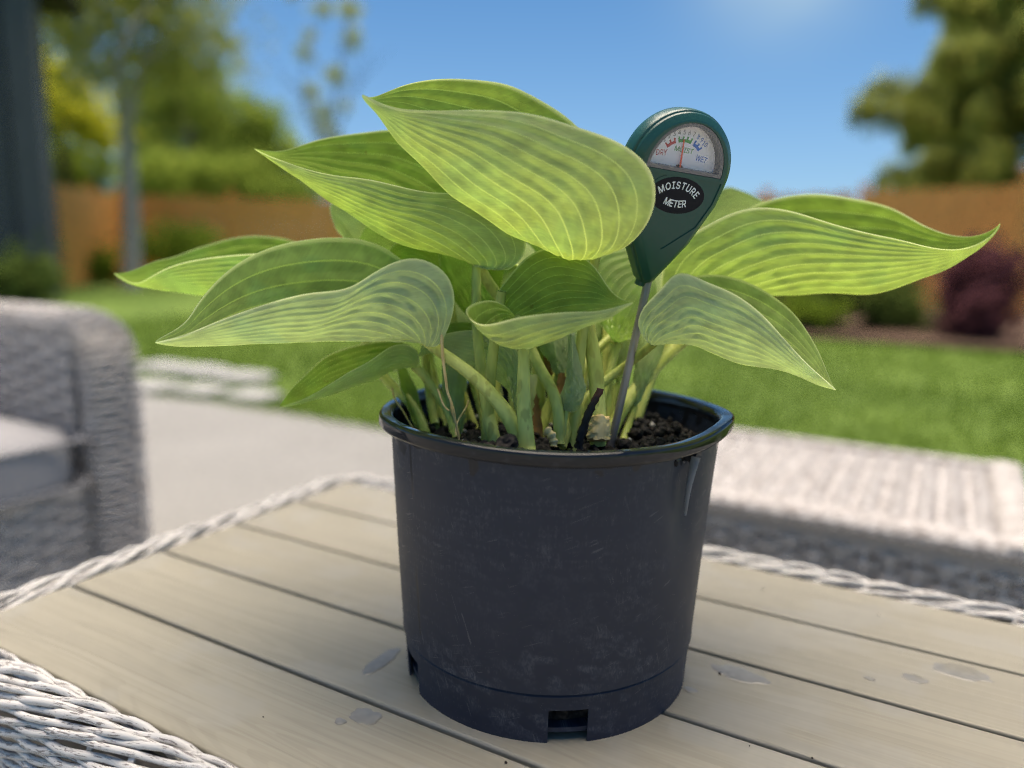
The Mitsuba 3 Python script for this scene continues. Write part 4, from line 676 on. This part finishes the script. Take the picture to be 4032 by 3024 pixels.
for ya, yb, inner in [(AY0, AY1, -1), (-.40, -.28, 1)]:
    w, core = arm(ya, yb)
    kk = add(ch + '__arm', core, 'frame_mat')
    add(kk + '__weave', w, 'wicker_far_mat'); labels[kk + '__weave'] = {'kind': 'stuff'}
    y = ya + .004 if inner < 0 else yb - .004
    o, ex = ((BX, y, .28), (1, 0, 0)) if inner < 0 else ((AX - .03, y, .28), (-1, 0, 0))
    add(kk + '__inner_side', weave(o, ex, (0, 0, 1), (0, inner, 0), AX - BX - .06, AH - .28 - .035, .0200, .060, .0075, .0075, 1, .5), 'wicker_far_mat'); labels[kk + '__inner_side'] = {'kind': 'stuff'}
add(ch + '__back', rbox([BX - .10, -.40, .03], [BX + .0, AY1, AH], .03, 3), 'frame_mat')
kk = add(ch + '__woven_back', weave((BX + .003, AY0, .3), (0, -1, 0), (0, 0, 1), (1, 0, 0), AY0 + .28, AH - .30, .0200, .060, .0075, .0075, 1, .5), 'wicker_far_mat'); labels[kk] = {'kind': 'stuff'}
add(ch + '__seat_base', rbox([BX, -.28, .05], [AX - .05, AY0, .275], .01, 2), 'frame_mat')
kk = add(ch + '__woven_front', weave((AX - .05, -.28, .03), (0, 1, 0), (0, 0, 1), (1, 0, 0), AY0 + .28, .26, .0200, .055, .0078, .0075, 1, .5), 'wicker_far_mat'); labels[kk] = {'kind': 'stuff'}


def cushion(lo, hi, puff=.022):
    lo, hi = np.asarray(lo, float), np.asarray(hi, float); c, h = (lo + hi) / 2, (hi - lo) / 2
    m = trimesh.creation.icosphere(subdivisions=5); v = np.array(m.vertices)
    k = np.abs(v) ** .28 * np.sign(v); k = k / np.abs(k).max(1, keepdims=True) * np.clip(np.abs(k).max(1, keepdims=True), 0, 1)
    q = np.sign(v) * np.abs(v / np.abs(v).max(1, keepdims=True))
    r = 1 / ((np.abs(q) ** 7).sum(1, keepdims=True) ** (1 / 7.))
    p = q * r * h
    p[:, 2] += np.sign(p[:, 2]) * puff * (1 - (p[:, 0] / h[0]) ** 2) * (1 - (p[:, 1] / h[1]) ** 2)
    return p + c, np.array(m.faces)


sc = thing('seat_cushion', 'thick grey seat cushion lying on the wicker armchair', 'cushion')
add(sc + '__pad', cushion([BX + .02, -.27, .288], [AX - .002, AY0 - .008, .415]), 'cushion_mat', True)
for z in (.398, .305):
    add(sc + '__piping', tube(np.array([[BX + .03, AY0 - .018, z], [AX - .02, AY0 - .016, z], [AX - .004, AY0 - .03, z], [AX - .002, 0.1, z], [AX - .004, -.25, z]]), .005, 6), 'cushion_mat', True)

# ================================================================== flower pot
H, R1, R2 = .1894, .1211, .1014
pot = thing('flower_pot', 'scuffed black plastic nursery pot standing on the plank table', 'flower pot')


def dent(v):
    v = np.array(v, float); z = v[:, 2] - TZ; a = np.arctan2(v[:, 1], v[:, 0]); r = np.hypot(v[:, 0], v[:, 1])
    def bump(az, wid): return np.exp(-(((a - math.radians(az) + np.pi) % (2 * np.pi) - np.pi) / math.radians(wid)) ** 2)
    top = np.clip(z / H, 0, 1) ** 2
    k = 1 - .060 * bump(-20, 24) * top + .030 * bump(22, 13) * top - .02 * bump(205, 30) * top
    k = k - .035 * bump(-12, 7) * np.exp(-((z - .155) / .035) ** 2) * (z < H - .0088)
    k = k + .002 * np.sin(a * 5 + z * 20)
    return np.c_[v[:, 0] * k, v[:, 1] * k, v[:, 2]]


def rev(profile, n=200):
    return to_man(trimesh.creation.revolve(np.array(profile), sections=n))


wr = lambda z: R2 + (.1125 - R2) * (z / (H - .014))
prof = [(wr(0) - .0008, 0), (wr(.032) - .0008, .0318), (wr(.033) - .0020, .0330), (wr(.034) + .0004, .0342)] + [(wr(z), z) for z in np.linspace(.04, H - .005, 18)] + [(wr(z) - .0022, z) for z in np.linspace(H - .005, .0, 20)] + [(wr(0) - .0008, 0)]
wall = rev(prof)
bot = []
for az in (305, 233, 161, 89, 17):
    b = trimesh.creation.box([.03, .0245, .050]); b.apply_translation([.1, 0, -.0022]); b.apply_transform(trimesh.transformations.rotation_matrix(math.radians(az), [0, 0, 1]))
    wall = wall - to_man(b)
tear = trimesh.creation.extrude_polygon(__import__('shapely').Polygon([(-.011, -.001), (-.006, -.007), (-.001, -.0055), (.003, -.0095), (.007, -.0075), (.011, -.0125), (.014, -.009), (.015, .0), (.013, .003), (-.011, .003)]), .05, engine='earcut')
tv = np.array(tear.vertices); tv = np.stack([.09 + tv[:, 2], tv[:, 0], H - .0110 + tv[:, 1]], 1); tear.vertices = tv; tear.invert() if tear.volume < 0 else None
tear.apply_transform(trimesh.transformations.rotation_matrix(math.radians(-13), [0, 0, 1]))
wall = wall - to_man(tear)
wm = man(wall.refine_to_length(.006)); wm.vertices = np.array(wm.vertices) + [0, 0, TZ]
add(pot + '__wall', (dent(wm.vertices), np.array(wm.faces)), 'pot_mat', 40)
rp = [(.1105, H - .0092), (.1185, H - .0092), (.1203, H - .0084), (.1211, H - .0070), (.1211, H - .0022), (.1206, H - .0010), (.1196, H - .0003), (.1184, H), (.1142, H - .0004), (.1122, H - .0012), (.1106, H - .0042), (.1100, H - .0092), (.1105, H - .0092)]
rm = man(rev(rp, 240)); rm.vertices = np.array(rm.vertices) + [0, 0, TZ]
rv = dent(rm.vertices); aa = np.arctan2(rv[:, 1], rv[:, 0])
rv[:, 2] += .0012 * np.sin(aa * 3 + 1) - .003 * np.exp(-((aa - math.radians(-15)) / .35) ** 2)
add(pot + '__rim', (rv, np.array(rm.faces)), 'rim_mat', 40)
add(pot + '__floor', man(rev([(0, .006), (.0985, .006), (.0985, .009), (0, .009), (0, .006)], 64).translate([0, 0, TZ])), 'pot_mat')
fl = spline([[.113 * math.cos(math.radians(d)) * .965, .113 * math.sin(math.radians(d)) * .965, TZ + z] for d, z in [(-8.5, .173), (-10.5, .165), (-12.5, .153), (-13.3, .138)]], 14)
fl = fl * 1.0
add(pot + '__torn_flap', tube(fl, np.linspace(.0032, .0010, 14), 8, .45), 'pot_tear_mat', True)

# soil
so = thing('potting_soil', 'crumbly black potting soil filling the pot', 'soil', kind='stuff')
ZS = TZ + H - .022
rr, th = np.linspace(0, .1085, 90), np.linspace(0, 2 * np.pi, 260, endpoint=False)
ra, ta = np.meshgrid(rr, th, indexing='ij')
p = np.stack([ra * np.cos(ta), ra * np.sin(ta), np.full_like(ra, ZS)], -1).reshape(-1, 3)
p[:, 2] += .010 * (meshkit.fbm(p * 70, 4, 2) - .5) + .006 * (meshkit.noise(p * 420, 5) - .5) + .005 * np.exp(-(np.hypot(p[:, 0] + .01, p[:, 1] + .04) / .05) ** 2)
i, j = np.meshgrid(np.arange(89), np.arange(260), indexing='ij')
q = np.stack([i * 260 + j, (i + 1) * 260 + j, (i + 1) * 260 + (j + 1) % 260, i * 260 + (j + 1) % 260], -1).reshape(-1, 4)
cl = [(dent(p), np.vstack([q[:, :3], q[:, [0, 2, 3]]]))]
for z_, rs in ((TZ + .0225, .097),):
    body = rev([(0, .0095), (.096, .0095), (.0975, .03), (.0975, .05), (0, .05), (0, .0095)], 90).translate([0, 0, TZ]).refine_to_length(.005)
    b = man(body); bv = np.array(b.vertices); bv *= 1; k = 1 - .10 * meshkit.fbm(bv * 130, 3, 8); bv[:, 0] *= k; bv[:, 1] *= k
    cl.append((bv, np.array(b.faces)))
for i in range(420):
    r, a = .106 * math.sqrt(rng.random()), rng.uniform(0, 2 * np.pi)
    cl.append(blob([r * math.cos(a), r * math.sin(a), ZS + .002 + rng.uniform(0, .003)], rng.uniform(.0012, .0042), i, 1, .5))
for c, r in [([.003, -.098, ZS + .012], .008), ([.012, -.092, ZS + .012], .010), ([.022, -.088, ZS + .008], .007), ([-.012, -.094, ZS + .008], .007), ([.030, -.086, ZS + .006], .006)]:
    for _ in range(10):
        cl.append(blob(np.array(c) + rng.normal(0, r * .5, 3) * [1, 1, .6], r * rng.uniform(.3, .6), int(rng.integers(999)), 2, .7))
add(so, cat(cl), 'soil_mat')
pl = thing('perlite', 'pale perlite grains scattered on the soil', 'perlite', kind='stuff')
ms = []
for i in range(70):
    r, a = .104 * math.sqrt(rng.random()), rng.uniform(0, 2 * np.pi)
    ms.append(blob([r * math.cos(a), r * math.sin(a), ZS + .004], rng.uniform(.0007, .0022), i + 50, 1, .4))
add(pl, cat(ms), 'perlite_mat')
# ================================================================== hosta plant: every leaf a part, its petiole a sub-part
ho = thing('hosta_plant', 'large hosta with ribbed yellow green leaves growing in the black pot', 'plant')


def leaf_surface(C, bF, bN, seed, nt=84, nh=44):
    C = C.reshape(3, -1, 3); m = C.shape[1]
    t = np.linspace(0, 1, nt); t = .5 * t + .5 * (1 - np.cos(np.pi * t)) / 2
    F, K, N = (CubicSpline(np.linspace(0, 1, m), c)(t) for c in C)
    Tn = np.gradient(K, t, axis=0); Tn /= np.linalg.norm(Tn, axis=1, keepdims=True)
    rows = []
    us = np.concatenate([-np.linspace(1, 0, nh)[:-1], np.linspace(0, 1, nh)])
    halves = {}
    for nm, E, O, b in (('N', N, F, bN), ('F', F, N, bF)):
        d = E - K; n = np.cross(Tn, d); n /= np.linalg.norm(n, axis=1, keepdims=True) + 1e-9
        # one sign for the whole half: away from the other half
        sgn = np.sign(((O - K) * n).sum(1)[4:-4].sum()) or 1
        n = -n * sgn
        for _ in range(3): n[1:-1] = (n[:-2] + 2 * n[1:-1] + n[2:]) / 4
        halves[nm] = (E, (K + E) / 2 + n * (np.linalg.norm(d, axis=1, keepdims=True) * 2 * b))
    S = np.zeros((len(us), nt, 3))
    for i, u in enumerate(us):
        E, Cc = halves['N' if u >= 0 else 'F']; a = abs(u)
        S[i] = (1 - a) ** 2 * K + 2 * a * (1 - a) * Cc + a * a * E
    du, dt_ = np.gradient(S, axis=0), np.gradient(S, axis=1)
    nn = np.cross(du, dt_); nn /= np.linalg.norm(nn, axis=2, keepdims=True) + 1e-12
    ref = halves['N'][1] - (K + N) / 2
    if (nn[len(us) * 3 // 4] * ref).sum() < 0: nn = -nn          # towards the underside
    A, Tt = np.abs(us)[:, None], t[None]
    env = np.sin(np.pi * np.clip(Tt, 0, 1)) ** .6
    f = A * 9.0
    hw = np.where(us[:, None] >= 0, np.linalg.norm(N - K, axis=1)[None], np.linalg.norm(F - K, axis=1)[None])
    rib = .0074 * hw * np.cos(2 * np.pi * f) * env * np.clip((1 - A) * 8, 0, 1)
    g = np.floor(f + .5)
    pk = np.stack(np.broadcast_arrays(Tt * 30 + g * 3.7 + seed, g * 5.1 + np.sign(us)[:, None] * 40, f * .9), -1)
    puck = .0048 * (meshkit.noise(pk, seed) - .5) * np.sin(np.pi * (f + .0)) ** 2 * np.exp(-((Tt - .26) / .24) ** 2) * np.clip((1 - A) * 6, 0, 1)
    soft = .0030 * (meshkit.fbm(np.stack(np.broadcast_arrays(Tt * 4.5, us[:, None] * 2.2 + 9, Tt * 0 + seed), -1), 3, seed) - .5) * env
    wav = .0020 * (meshkit.noise(np.stack(np.broadcast_arrays(Tt * 13, np.sign(us)[:, None] * 7., Tt * 0 + seed * 3.1), -1), seed) - .5) * A ** 6 * env
    S = S + nn * (rib + puck + soft + wav)[..., None]
    return S, us, t, nn


surf = {}
leafkey = {}
for idx, (name, tint, bF, bN, c, pt, r0, r1) in enumerate(LEAF):
    S, us, t, nn = leaf_surface(np.array(c, float).reshape(3, -1, 3) / 1e4, bF, bN, idx + 1)
    nu, nt = S.shape[:2]
    UU, TT = np.meshgrid((us + 1) / 2, t, indexing='ij')
    uv = np.stack([2 * tint + UU.ravel(), TT.ravel()], 1)
    k = add(ho + '__leaf', (S.reshape(-1, 3), grid(nu, nt)), 'leaf_mat', True, uv=uv)
    add(k + '__underside', ((S + nn * .0004).reshape(-1, 3), grid(nu, nt)), 'leaf_under_mat', True, uv=uv)
    surf[name] = (S + nn * .0004, nn); leafkey[name] = k
    P_ = np.array(pt, float).reshape(-1, 3) / 1e4
    m = 26; Q = spline(P_, m)
    r = np.linspace(r0, r1, m) * .92
    v, f = tube(Q, r, 12, .86, up=(.4, -.8, .3))
    add(k + '__petiole', (v, f), 'stem_mat', True)
labels[leafkey['A']] = {'label': 'topmost leaf with its tip towards the left'}
labels[leafkey['F']] = {'label': 'small cupped leaf at the front centre'}
for st in EX['stem']:
    P_ = np.array(st[:-1]); m = 16
    add(ho + '__stem', tube(spline(P_, m), np.linspace(st[-1][0] * .9, st[-1][0] * 1.1, m), 10), 'stem_mat', True)


g = np.random.default_rng(21)
for i in range(5):
    a, rr_ = g.uniform(0, 2 * np.pi), .055 * math.sqrt(g.random())
    b = np.array([-.012 + rr_ * math.cos(a), -.018 + rr_ * math.sin(a), ZS - .01])
    tp = b + [g.normal(0, .022), g.normal(0, .018), g.uniform(.10, .17)]
    add(ho + '__stem', tube(spline([b, (b + tp) / 2 + g.normal(size=3) * .006, tp], 14), np.linspace(.0044, .0030, 14), 10), 'stem_mat', True)


def flake(pts, w, seed, mat, key, thick=.0006, curl=.4):
    """A dry sheath: a strip bent round its long axis."""
    P_ = spline(pts, 14); g = np.random.default_rng(seed); n = 9
    t = np.gradient(P_, axis=0); t /= np.linalg.norm(t, axis=1, keepdims=True)
    a = np.cross(t, [.46, -.85, .2]); a /= np.linalg.norm(a, axis=1, keepdims=True); b = np.cross(a, t)
    ang = np.linspace(-curl * np.pi, curl * np.pi, n)
    ww = w * (.6 + .4 * np.sin(np.linspace(.35, 2.9, 14))) * (1 + .25 * g.normal(size=14) * .4)
    V = P_[:, None] + ww[:, None, None] * (np.sin(ang)[None, :, None] * a[:, None] - np.cos(ang)[None, :, None] * b[:, None] * .6)
    V += (meshkit.noise(V * 500, seed)[..., None] - .5) * .0015
    return add(key, (V.reshape(-1, 3), grid(14, n)), mat, True)


flake(EX['sheathF'], .0036, 3, 'husk_mat', ho + '__sheath')
labels[ho + '__sheath'] = {'label': 'torn yellowish sheath'}
v, f = tube(spline([EX['stump'][0], (np.array(EX['stump'][0]) + EX['stump'][1]) / 2, EX['stump'][1]], 26), np.r_[np.linspace(.0070, .0064, 25), .0056], 40, .95)
v = np.array(v); v = v + (meshkit.fbm(v * 330, 3, 4)[:, None] - .5) * .0052 * np.array([1, 1, .9])
k = add(ho + '__sheath', (v, f), 'sheath_mat', 60); labels[k] = {'label': 'crumpled papery tan sheath'}
for key, w, mat in (('brown1', .0034, 'brown_mat'), ('brown2', .0030, 'brown_mat'), ('brown3', .0038, 'brown_mat')):
    flake(EX[key], w, len(key) + int(w * 1e4), mat, ho + '__sheath')
k = add(ho + '__root', tube(spline(EX['root'], 16), np.linspace(.0032, .0024, 16) * (1 + .2 * np.sin(np.arange(16) * 1.3)), 9), 'sheath_mat', True)

sp = thing('dry_straw', 'thin dry straw stalk hanging in front of the stems, left of centre', 'straw')
add(sp, cat([tube(spline(EX['straw'], 40), np.linspace(.0011, .0007, 40) * (1 + .7 * np.exp(-((np.arange(40) - 27) / 2.) ** 2)), 7), tube(spline(EX['straw2'], 12), .0006, 6)]), 'straw_mat', True)
for e, lab in (('straw3', 'thin dry straw leaning on the soil inside the left rim'), ('straw4', 'short dry straw lying on the soil beside the front stems')):
    add(thing('dry_straw', lab, 'straw'), tube(spline(EX[e], 16), .0007, 6), 'straw_mat', True)
sk = thing('broken_twig', 'dark rotted broken twig sticking out of the soil by the thick stem', 'twig')
v, f = tube(spline(EX['stick'], 30), np.linspace(.0024, .0034, 30), 14, .8)
v = np.array(v); v = v + (meshkit.fbm(v * 420, 3, 6)[:, None] - .5) * .0030
add(sk, (v, f), 'stick_mat', 60)

# water drops on the inner leaves
def drops(name, label, n, seed, u0, u1, t0, t1, under=True, rmax=.0016):
    S, nn = surf[name]; g = np.random.default_rng(seed); ms = []
    for _ in range(n):
        i, j = int(g.uniform(u0, u1) * (S.shape[0] - 1)), int(g.uniform(t0, t1) * (S.shape[1] - 1))
        r = rmax * g.uniform(.25, 1) ** 1.6
        m = trimesh.creation.icosphere(subdivisions=2); v = np.array(m.vertices)
        w = nn[i, j] * (1 if under else -1)
        v = v - np.outer(v @ w, w) * .35
        ms.append((v * r + S[i, j] + w * r * .25, np.array(m.faces)))
    k = thing('water_drops', label, 'water drop', kind='stuff')
    add(k, cat(ms), 'water', True)


drops('L', 'water drops on the inner leaf left of the front centre stem', 46, 1, .58, .97, .2, .75)
drops('NN', 'water drops on the small upright leaf at the front', 22, 2, .2, .9, .1, .9)
drops('M', 'water drops on the shaded drooping leaf behind the front stems', 18, 3, .3, .7, .2, .7, rmax=.0011)

# ================================================================== moisture meter
mm = thing('moisture_meter', 'green plastic moisture meter with white dial pushed into the soil', 'moisture meter')
O, X_, A_, N_ = (np.array(q) for q in EX['meter'])
TH = .020
MT = np.eye(4); MT[:3, 0], MT[:3, 1], MT[:3, 2], MT[:3, 3] = X_ * .985, A_ * .945, N_ * .95, O - N_ * .009 - X_ * .0042
MT = T(MT)


def madd(part, mesh, mat, smooth=30):
    k, i = f'{mm}__{part}', 1
    while k in scene: k = f'{mm}__{part}_{i:03d}'; i += 1
    scene[k] = {**mikit.ply(mesh, mat, smooth), 'to_world': MT}
    return k


W, LEN = .0370, .1160
CY = LEN - W


def outline(off=0.0, n=72):
    from shapely import MultiPoint, Point
    pts = [(W * math.cos(a), CY + W * math.sin(a)) for a in np.linspace(-.15, np.pi + .15, n)]
    pts += [(.0062 * math.cos(a), .0062 + .0062 * math.sin(a)) for a in np.linspace(np.pi, 2 * np.pi, 16)]
    pts += [(s * (.0345), CY - .020) for s in (-1, 1)] + [(s * .0225, .0300) for s in (-1, 1)]
    return MultiPoint(pts).convex_hull.buffer(off)


def layer(off, z):
    c = np.array(outline(off).exterior.coords)[:-1]
    return np.c_[c, np.full(len(c), z)]


def hullm(layers):
    return m3.Manifold.hull_points(np.vstack(layers).astype(np.float32)) if hasattr(m3.Manifold, 'hull_points') else to_man(trimesh.convex.convex_hull(np.vstack(layers)))


def prism(poly, z0, z1):
    m = trimesh.creation.extrude_polygon(poly, z1 - z0, engine='earcut'); m.apply_translation([0, 0, z0]); return to_man(m)


from shapely import Polygon, affinity, Point
back = hullm([layer(-.0050, 0), layer(-.0022, .0012), layer(-.0004, .0045), layer(0, .0075), layer(0, .0135), layer(-.0006, .0150), layer(-.0020, .0158)])
front = hullm([layer(-.0022, .0150), layer(-.0014, .0168), layer(-.0018, .0180), layer(-.0055, .0210), layer(-.0066, .0213)])
BL = .0790
win = Polygon([(.0280 * math.cos(a), BL + .0298 * math.sin(a)) for a in np.linspace(0, np.pi, 60)] + [(-.0280, BL - .0012), (.0280, BL - .0012)])
vee = Polygon([(0, .0265), (.040, .0605), (.040, BL - .004), (-.040, BL - .004), (-.040, .0605)]).intersection(outline(-.0070)).buffer(-.0006).buffer(.0006)
back = back - prism(win, .0125, .03)
front = front - prism(vee, .0204, .03)
front = front - prism(win, .0128, .03)
ov = affinity.scale(Point(0, .0632).buffer(1, 24), .0218, .0136)
front = front + prism(ov.buffer(.0), .0200, .0210)
madd('housing', man(back), 'meter_green')
madd('face', man(front), 'meter_green', 28)
bez = man(prism(win.buffer(-.0002), .0130, .0206) - prism(win.buffer(-.0024), .0125, .03))
madd('window_frame', bez, 'bezel_grey')
madd('dial', man(prism(win.buffer(-.0002), .0126, .0140)), 'dial_white')
pane = np.array(win.buffer(-.0004).exterior.coords)[:-1]
from trimesh.creation import triangulate_polygon
pv, pf = triangulate_polygon(win.buffer(-.0004), engine='earcut')
madd('window_pane', (np.c_[pv, np.full(len(pv), .0212)], pf), 'pane', False)
madd('label_plate', man(prism(affinity.scale(Point(0, .0632).buffer(1, 24), .0200, .0118), .0205, .0213)), 'meter_black')
PV = np.array([-.0008, BL + .0008])
ZD = .01415


def place(mesh, ang, xy, z, sx=1.0):
    v = np.array(mesh.vertices); v[:, 0] = (v[:, 0] - (v[:, 0].min() + v[:, 0].max()) / 2) * sx
    c, s = math.cos(ang), math.sin(ang)
    return np.c_[v[:, 0] * c - v[:, 1] * s + xy[0], v[:, 0] * s + v[:, 1] * c + xy[1], v[:, 2] + z], np.array(mesh.faces)


ms = {'print_grey': [], 'print_red': [], 'print_green': [], 'print_blue': []}
for i in range(10):
    a = math.radians(46 - 9.6 * i)
    r = .0206
    ms['print_grey' if i < 7 else 'print_blue'].append(place(meshkit.text_mesh(str(i + 1), .0029, .0001), a * .55, PV + r * np.array([-math.sin(a), math.cos(a)]), ZD, .80))


def arc(a0, a1, r0, r1):
    a = np.radians(np.linspace(a0, a1, 14)); o = [(-math.sin(x) * r1, math.cos(x) * r1) for x in a] + [(-math.sin(x) * r0, math.cos(x) * r0) for x in a[::-1]]
    m = trimesh.creation.extrude_polygon(Polygon([(x + PV[0], y + PV[1]) for x, y in o]), .0001, engine='earcut'); m.apply_translation([0, 0, ZD]); return m


for col, i0, i1 in (('print_red', 0, 2), ('print_green', 3, 6), ('print_blue', 7, 9)):
    A0, A1 = 46 - 9.6 * i0 + 1.6, 46 - 9.6 * i1 - 1.6
    ms[col].append(arc(A0, A1, .0158, .0177))
    for i in range(i0, i1 + 1):
        c = 46 - 9.6 * i; ms[col].append(arc(c + 1.7, c - 1.7, .0176, .0194))
for txt, col, x, y, a, h_, sx in (('DRY', 'print_red', -.0146, .0056, 14, .0036, .80), ('MOIST', 'print_green', .0004, .0096, -2, .0032, .95), ('WET', 'print_blue', .0146, .0058, -10, .0036, .80)):
    ms[col].append(place(meshkit.text_mesh(txt, h_, .0001), math.radians(a * .6), PV + [x, y], ZD, sx))
for col, m_ in ms.items():
    madd('lettering', cat(m_), col, False)
na = math.radians(9)
nd = tube([[PV[0], PV[1] - .001, .0160], [PV[0] + math.sin(-na) * -.0, PV[1], .0160], [PV[0] - math.sin(na) * .0178, PV[1] + math.cos(na) * .0178, .0158]], [.0008, .0007, .00045], 8, .5, up=(0, 0, 1))
madd('needle', nd, 'needle_red')
madd('needle_pivot', man(to_man(trimesh.creation.cylinder(.0024, .0016, sections=24)).translate([PV[0], PV[1] - .0004, .0150])), 'meter_black')
ms = []
for txt, cy, rad, up in (('MOISTURE', .0632 - .0158, .0202, 1), ('METER', .0632 + .0200, .0276, -1)):
    gl = [meshkit.text_mesh(c, .0045, .00015, bold=True) for c in txt]
    ws = [np.ptp(g_.vertices[:, 0]) * .84 + .0006 for g_ in gl]; tot = sum(ws); x = -tot / 2
    for g_, w_ in zip(gl, ws):
        xc = x + w_ / 2; x += w_
        a = -xc / rad * up
        if up > 0: pos, rot = [rad * math.sin(-a), cy + rad * math.cos(a)], a
        else: pos, rot = [rad * math.sin(a), cy - rad * math.cos(a)], a
        ms.append(place(g_, rot, pos, .0213, .84))
madd('lettering', cat(ms), 'print_white', False)
rod = np.array(EX['rod']); top = rod[2] - N_ * .0
madd('collar', man(to_man(trimesh.creation.cylinder(.0042, .006, sections=28, transform=trimesh.transformations.rotation_matrix(np.pi / 2, [1, 0, 0]))).translate([0, .0005, .010])), 'meter_green')
k = mm + '__probe'
pr = spline([rod[0] + (rod[0] - rod[2]) * .25, rod[0], rod[2] + A_ * .01], 30)
pr = np.linspace(rod[0] + (rod[0] - rod[2]) * .12, O + A_ * .012, 16)
scene[k] = mikit.ply(tube(pr, .00265, 20), 'steel', 40)

# ================================================================== water spots and crumbs on the table
def puddle(x, y, rx, ry, seed, label):
    k = thing('water_spot', label, 'water spot', 'water spots on the planks')
    g = np.random.default_rng(seed); n = 48; th = np.linspace(0, 2 * np.pi, n, endpoint=False)
    rad = 1 + .38 * (meshkit.fbm(np.stack([np.cos(th) * 1.6, np.sin(th) * 1.6, th * 0 + seed], 1), 3, seed) - .5) * 2
    V = [[x, y, TZ + .00075]]
    for q, z in ((.5, .0007), (.85, .0006), (.96, .0004), (1.0, .0001)):
        V += [[x + rx * q * rad[i] * math.cos(th[i]), y + ry * q * rad[i] * math.sin(th[i]), TZ + z] for i in range(n)]
    F_ = [[0, 1 + i, 1 + (i + 1) % n] for i in range(n)]
    for r in range(3):
        for i in range(n):
            a, b = 1 + r * n + i, 1 + r * n + (i + 1) % n
            F_ += [[a, a + n, b + n], [a, b + n, b]]
    add(k, (np.array(V), np.array(F_)), 'wet_film', True)


principled('wet_film', lambda p, n, uv: mi.Color3f(0.208, 0.197, 0.170) * (0.92 + 0.16 * noise(p.x * 300, p.y * 300)), 0.12, 0.5)
for args in [(.128, .051, .021, .009, 1, 'wide water spot on the plank right of the pot'), (.268, .139, .019, .011, 2, 'water spot near the right end, beside the second gap'), (.240, .111, .009, .006, 3, 'small round water spot left of the one near the right end'),
             (-.064, -.125, .010, .008, 4, 'ragged water spot on the nearest plank left of the pot'), (-.075, -.138, .004, .003, 5, 'tiny water spot beside the ragged one on the nearest plank'), (-.099, -.066, .006, .020, 6, 'long narrow water spot just left of the pot'), (.105, .013, .006, .003, 7, 'small water spot at the right foot of the pot'), (.212, .094, .004, .0025, 8, 'tiny water spot on the plank between the two right spots and the pot')]:
    puddle(*args)
cr = thing('soil_crumbs', 'dark soil crumbs scattered on the planks', 'crumbs', kind='stuff')
ms = []
g = np.random.default_rng(9)
for x, y in [(.155, -.028), (.19, -.02), (-.12, -.16), (.035, -.118), (.118, .044)] + [(g.uniform(-.35, .3), g.uniform(-.195, .24)) for _ in range(4)]:
    ms.append(blob([x, y, TZ + .0006], g.uniform(.0004, .0010), int(g.integers(999)), 1, .5, .8))
add(cr, cat(ms), 'soil_mat')
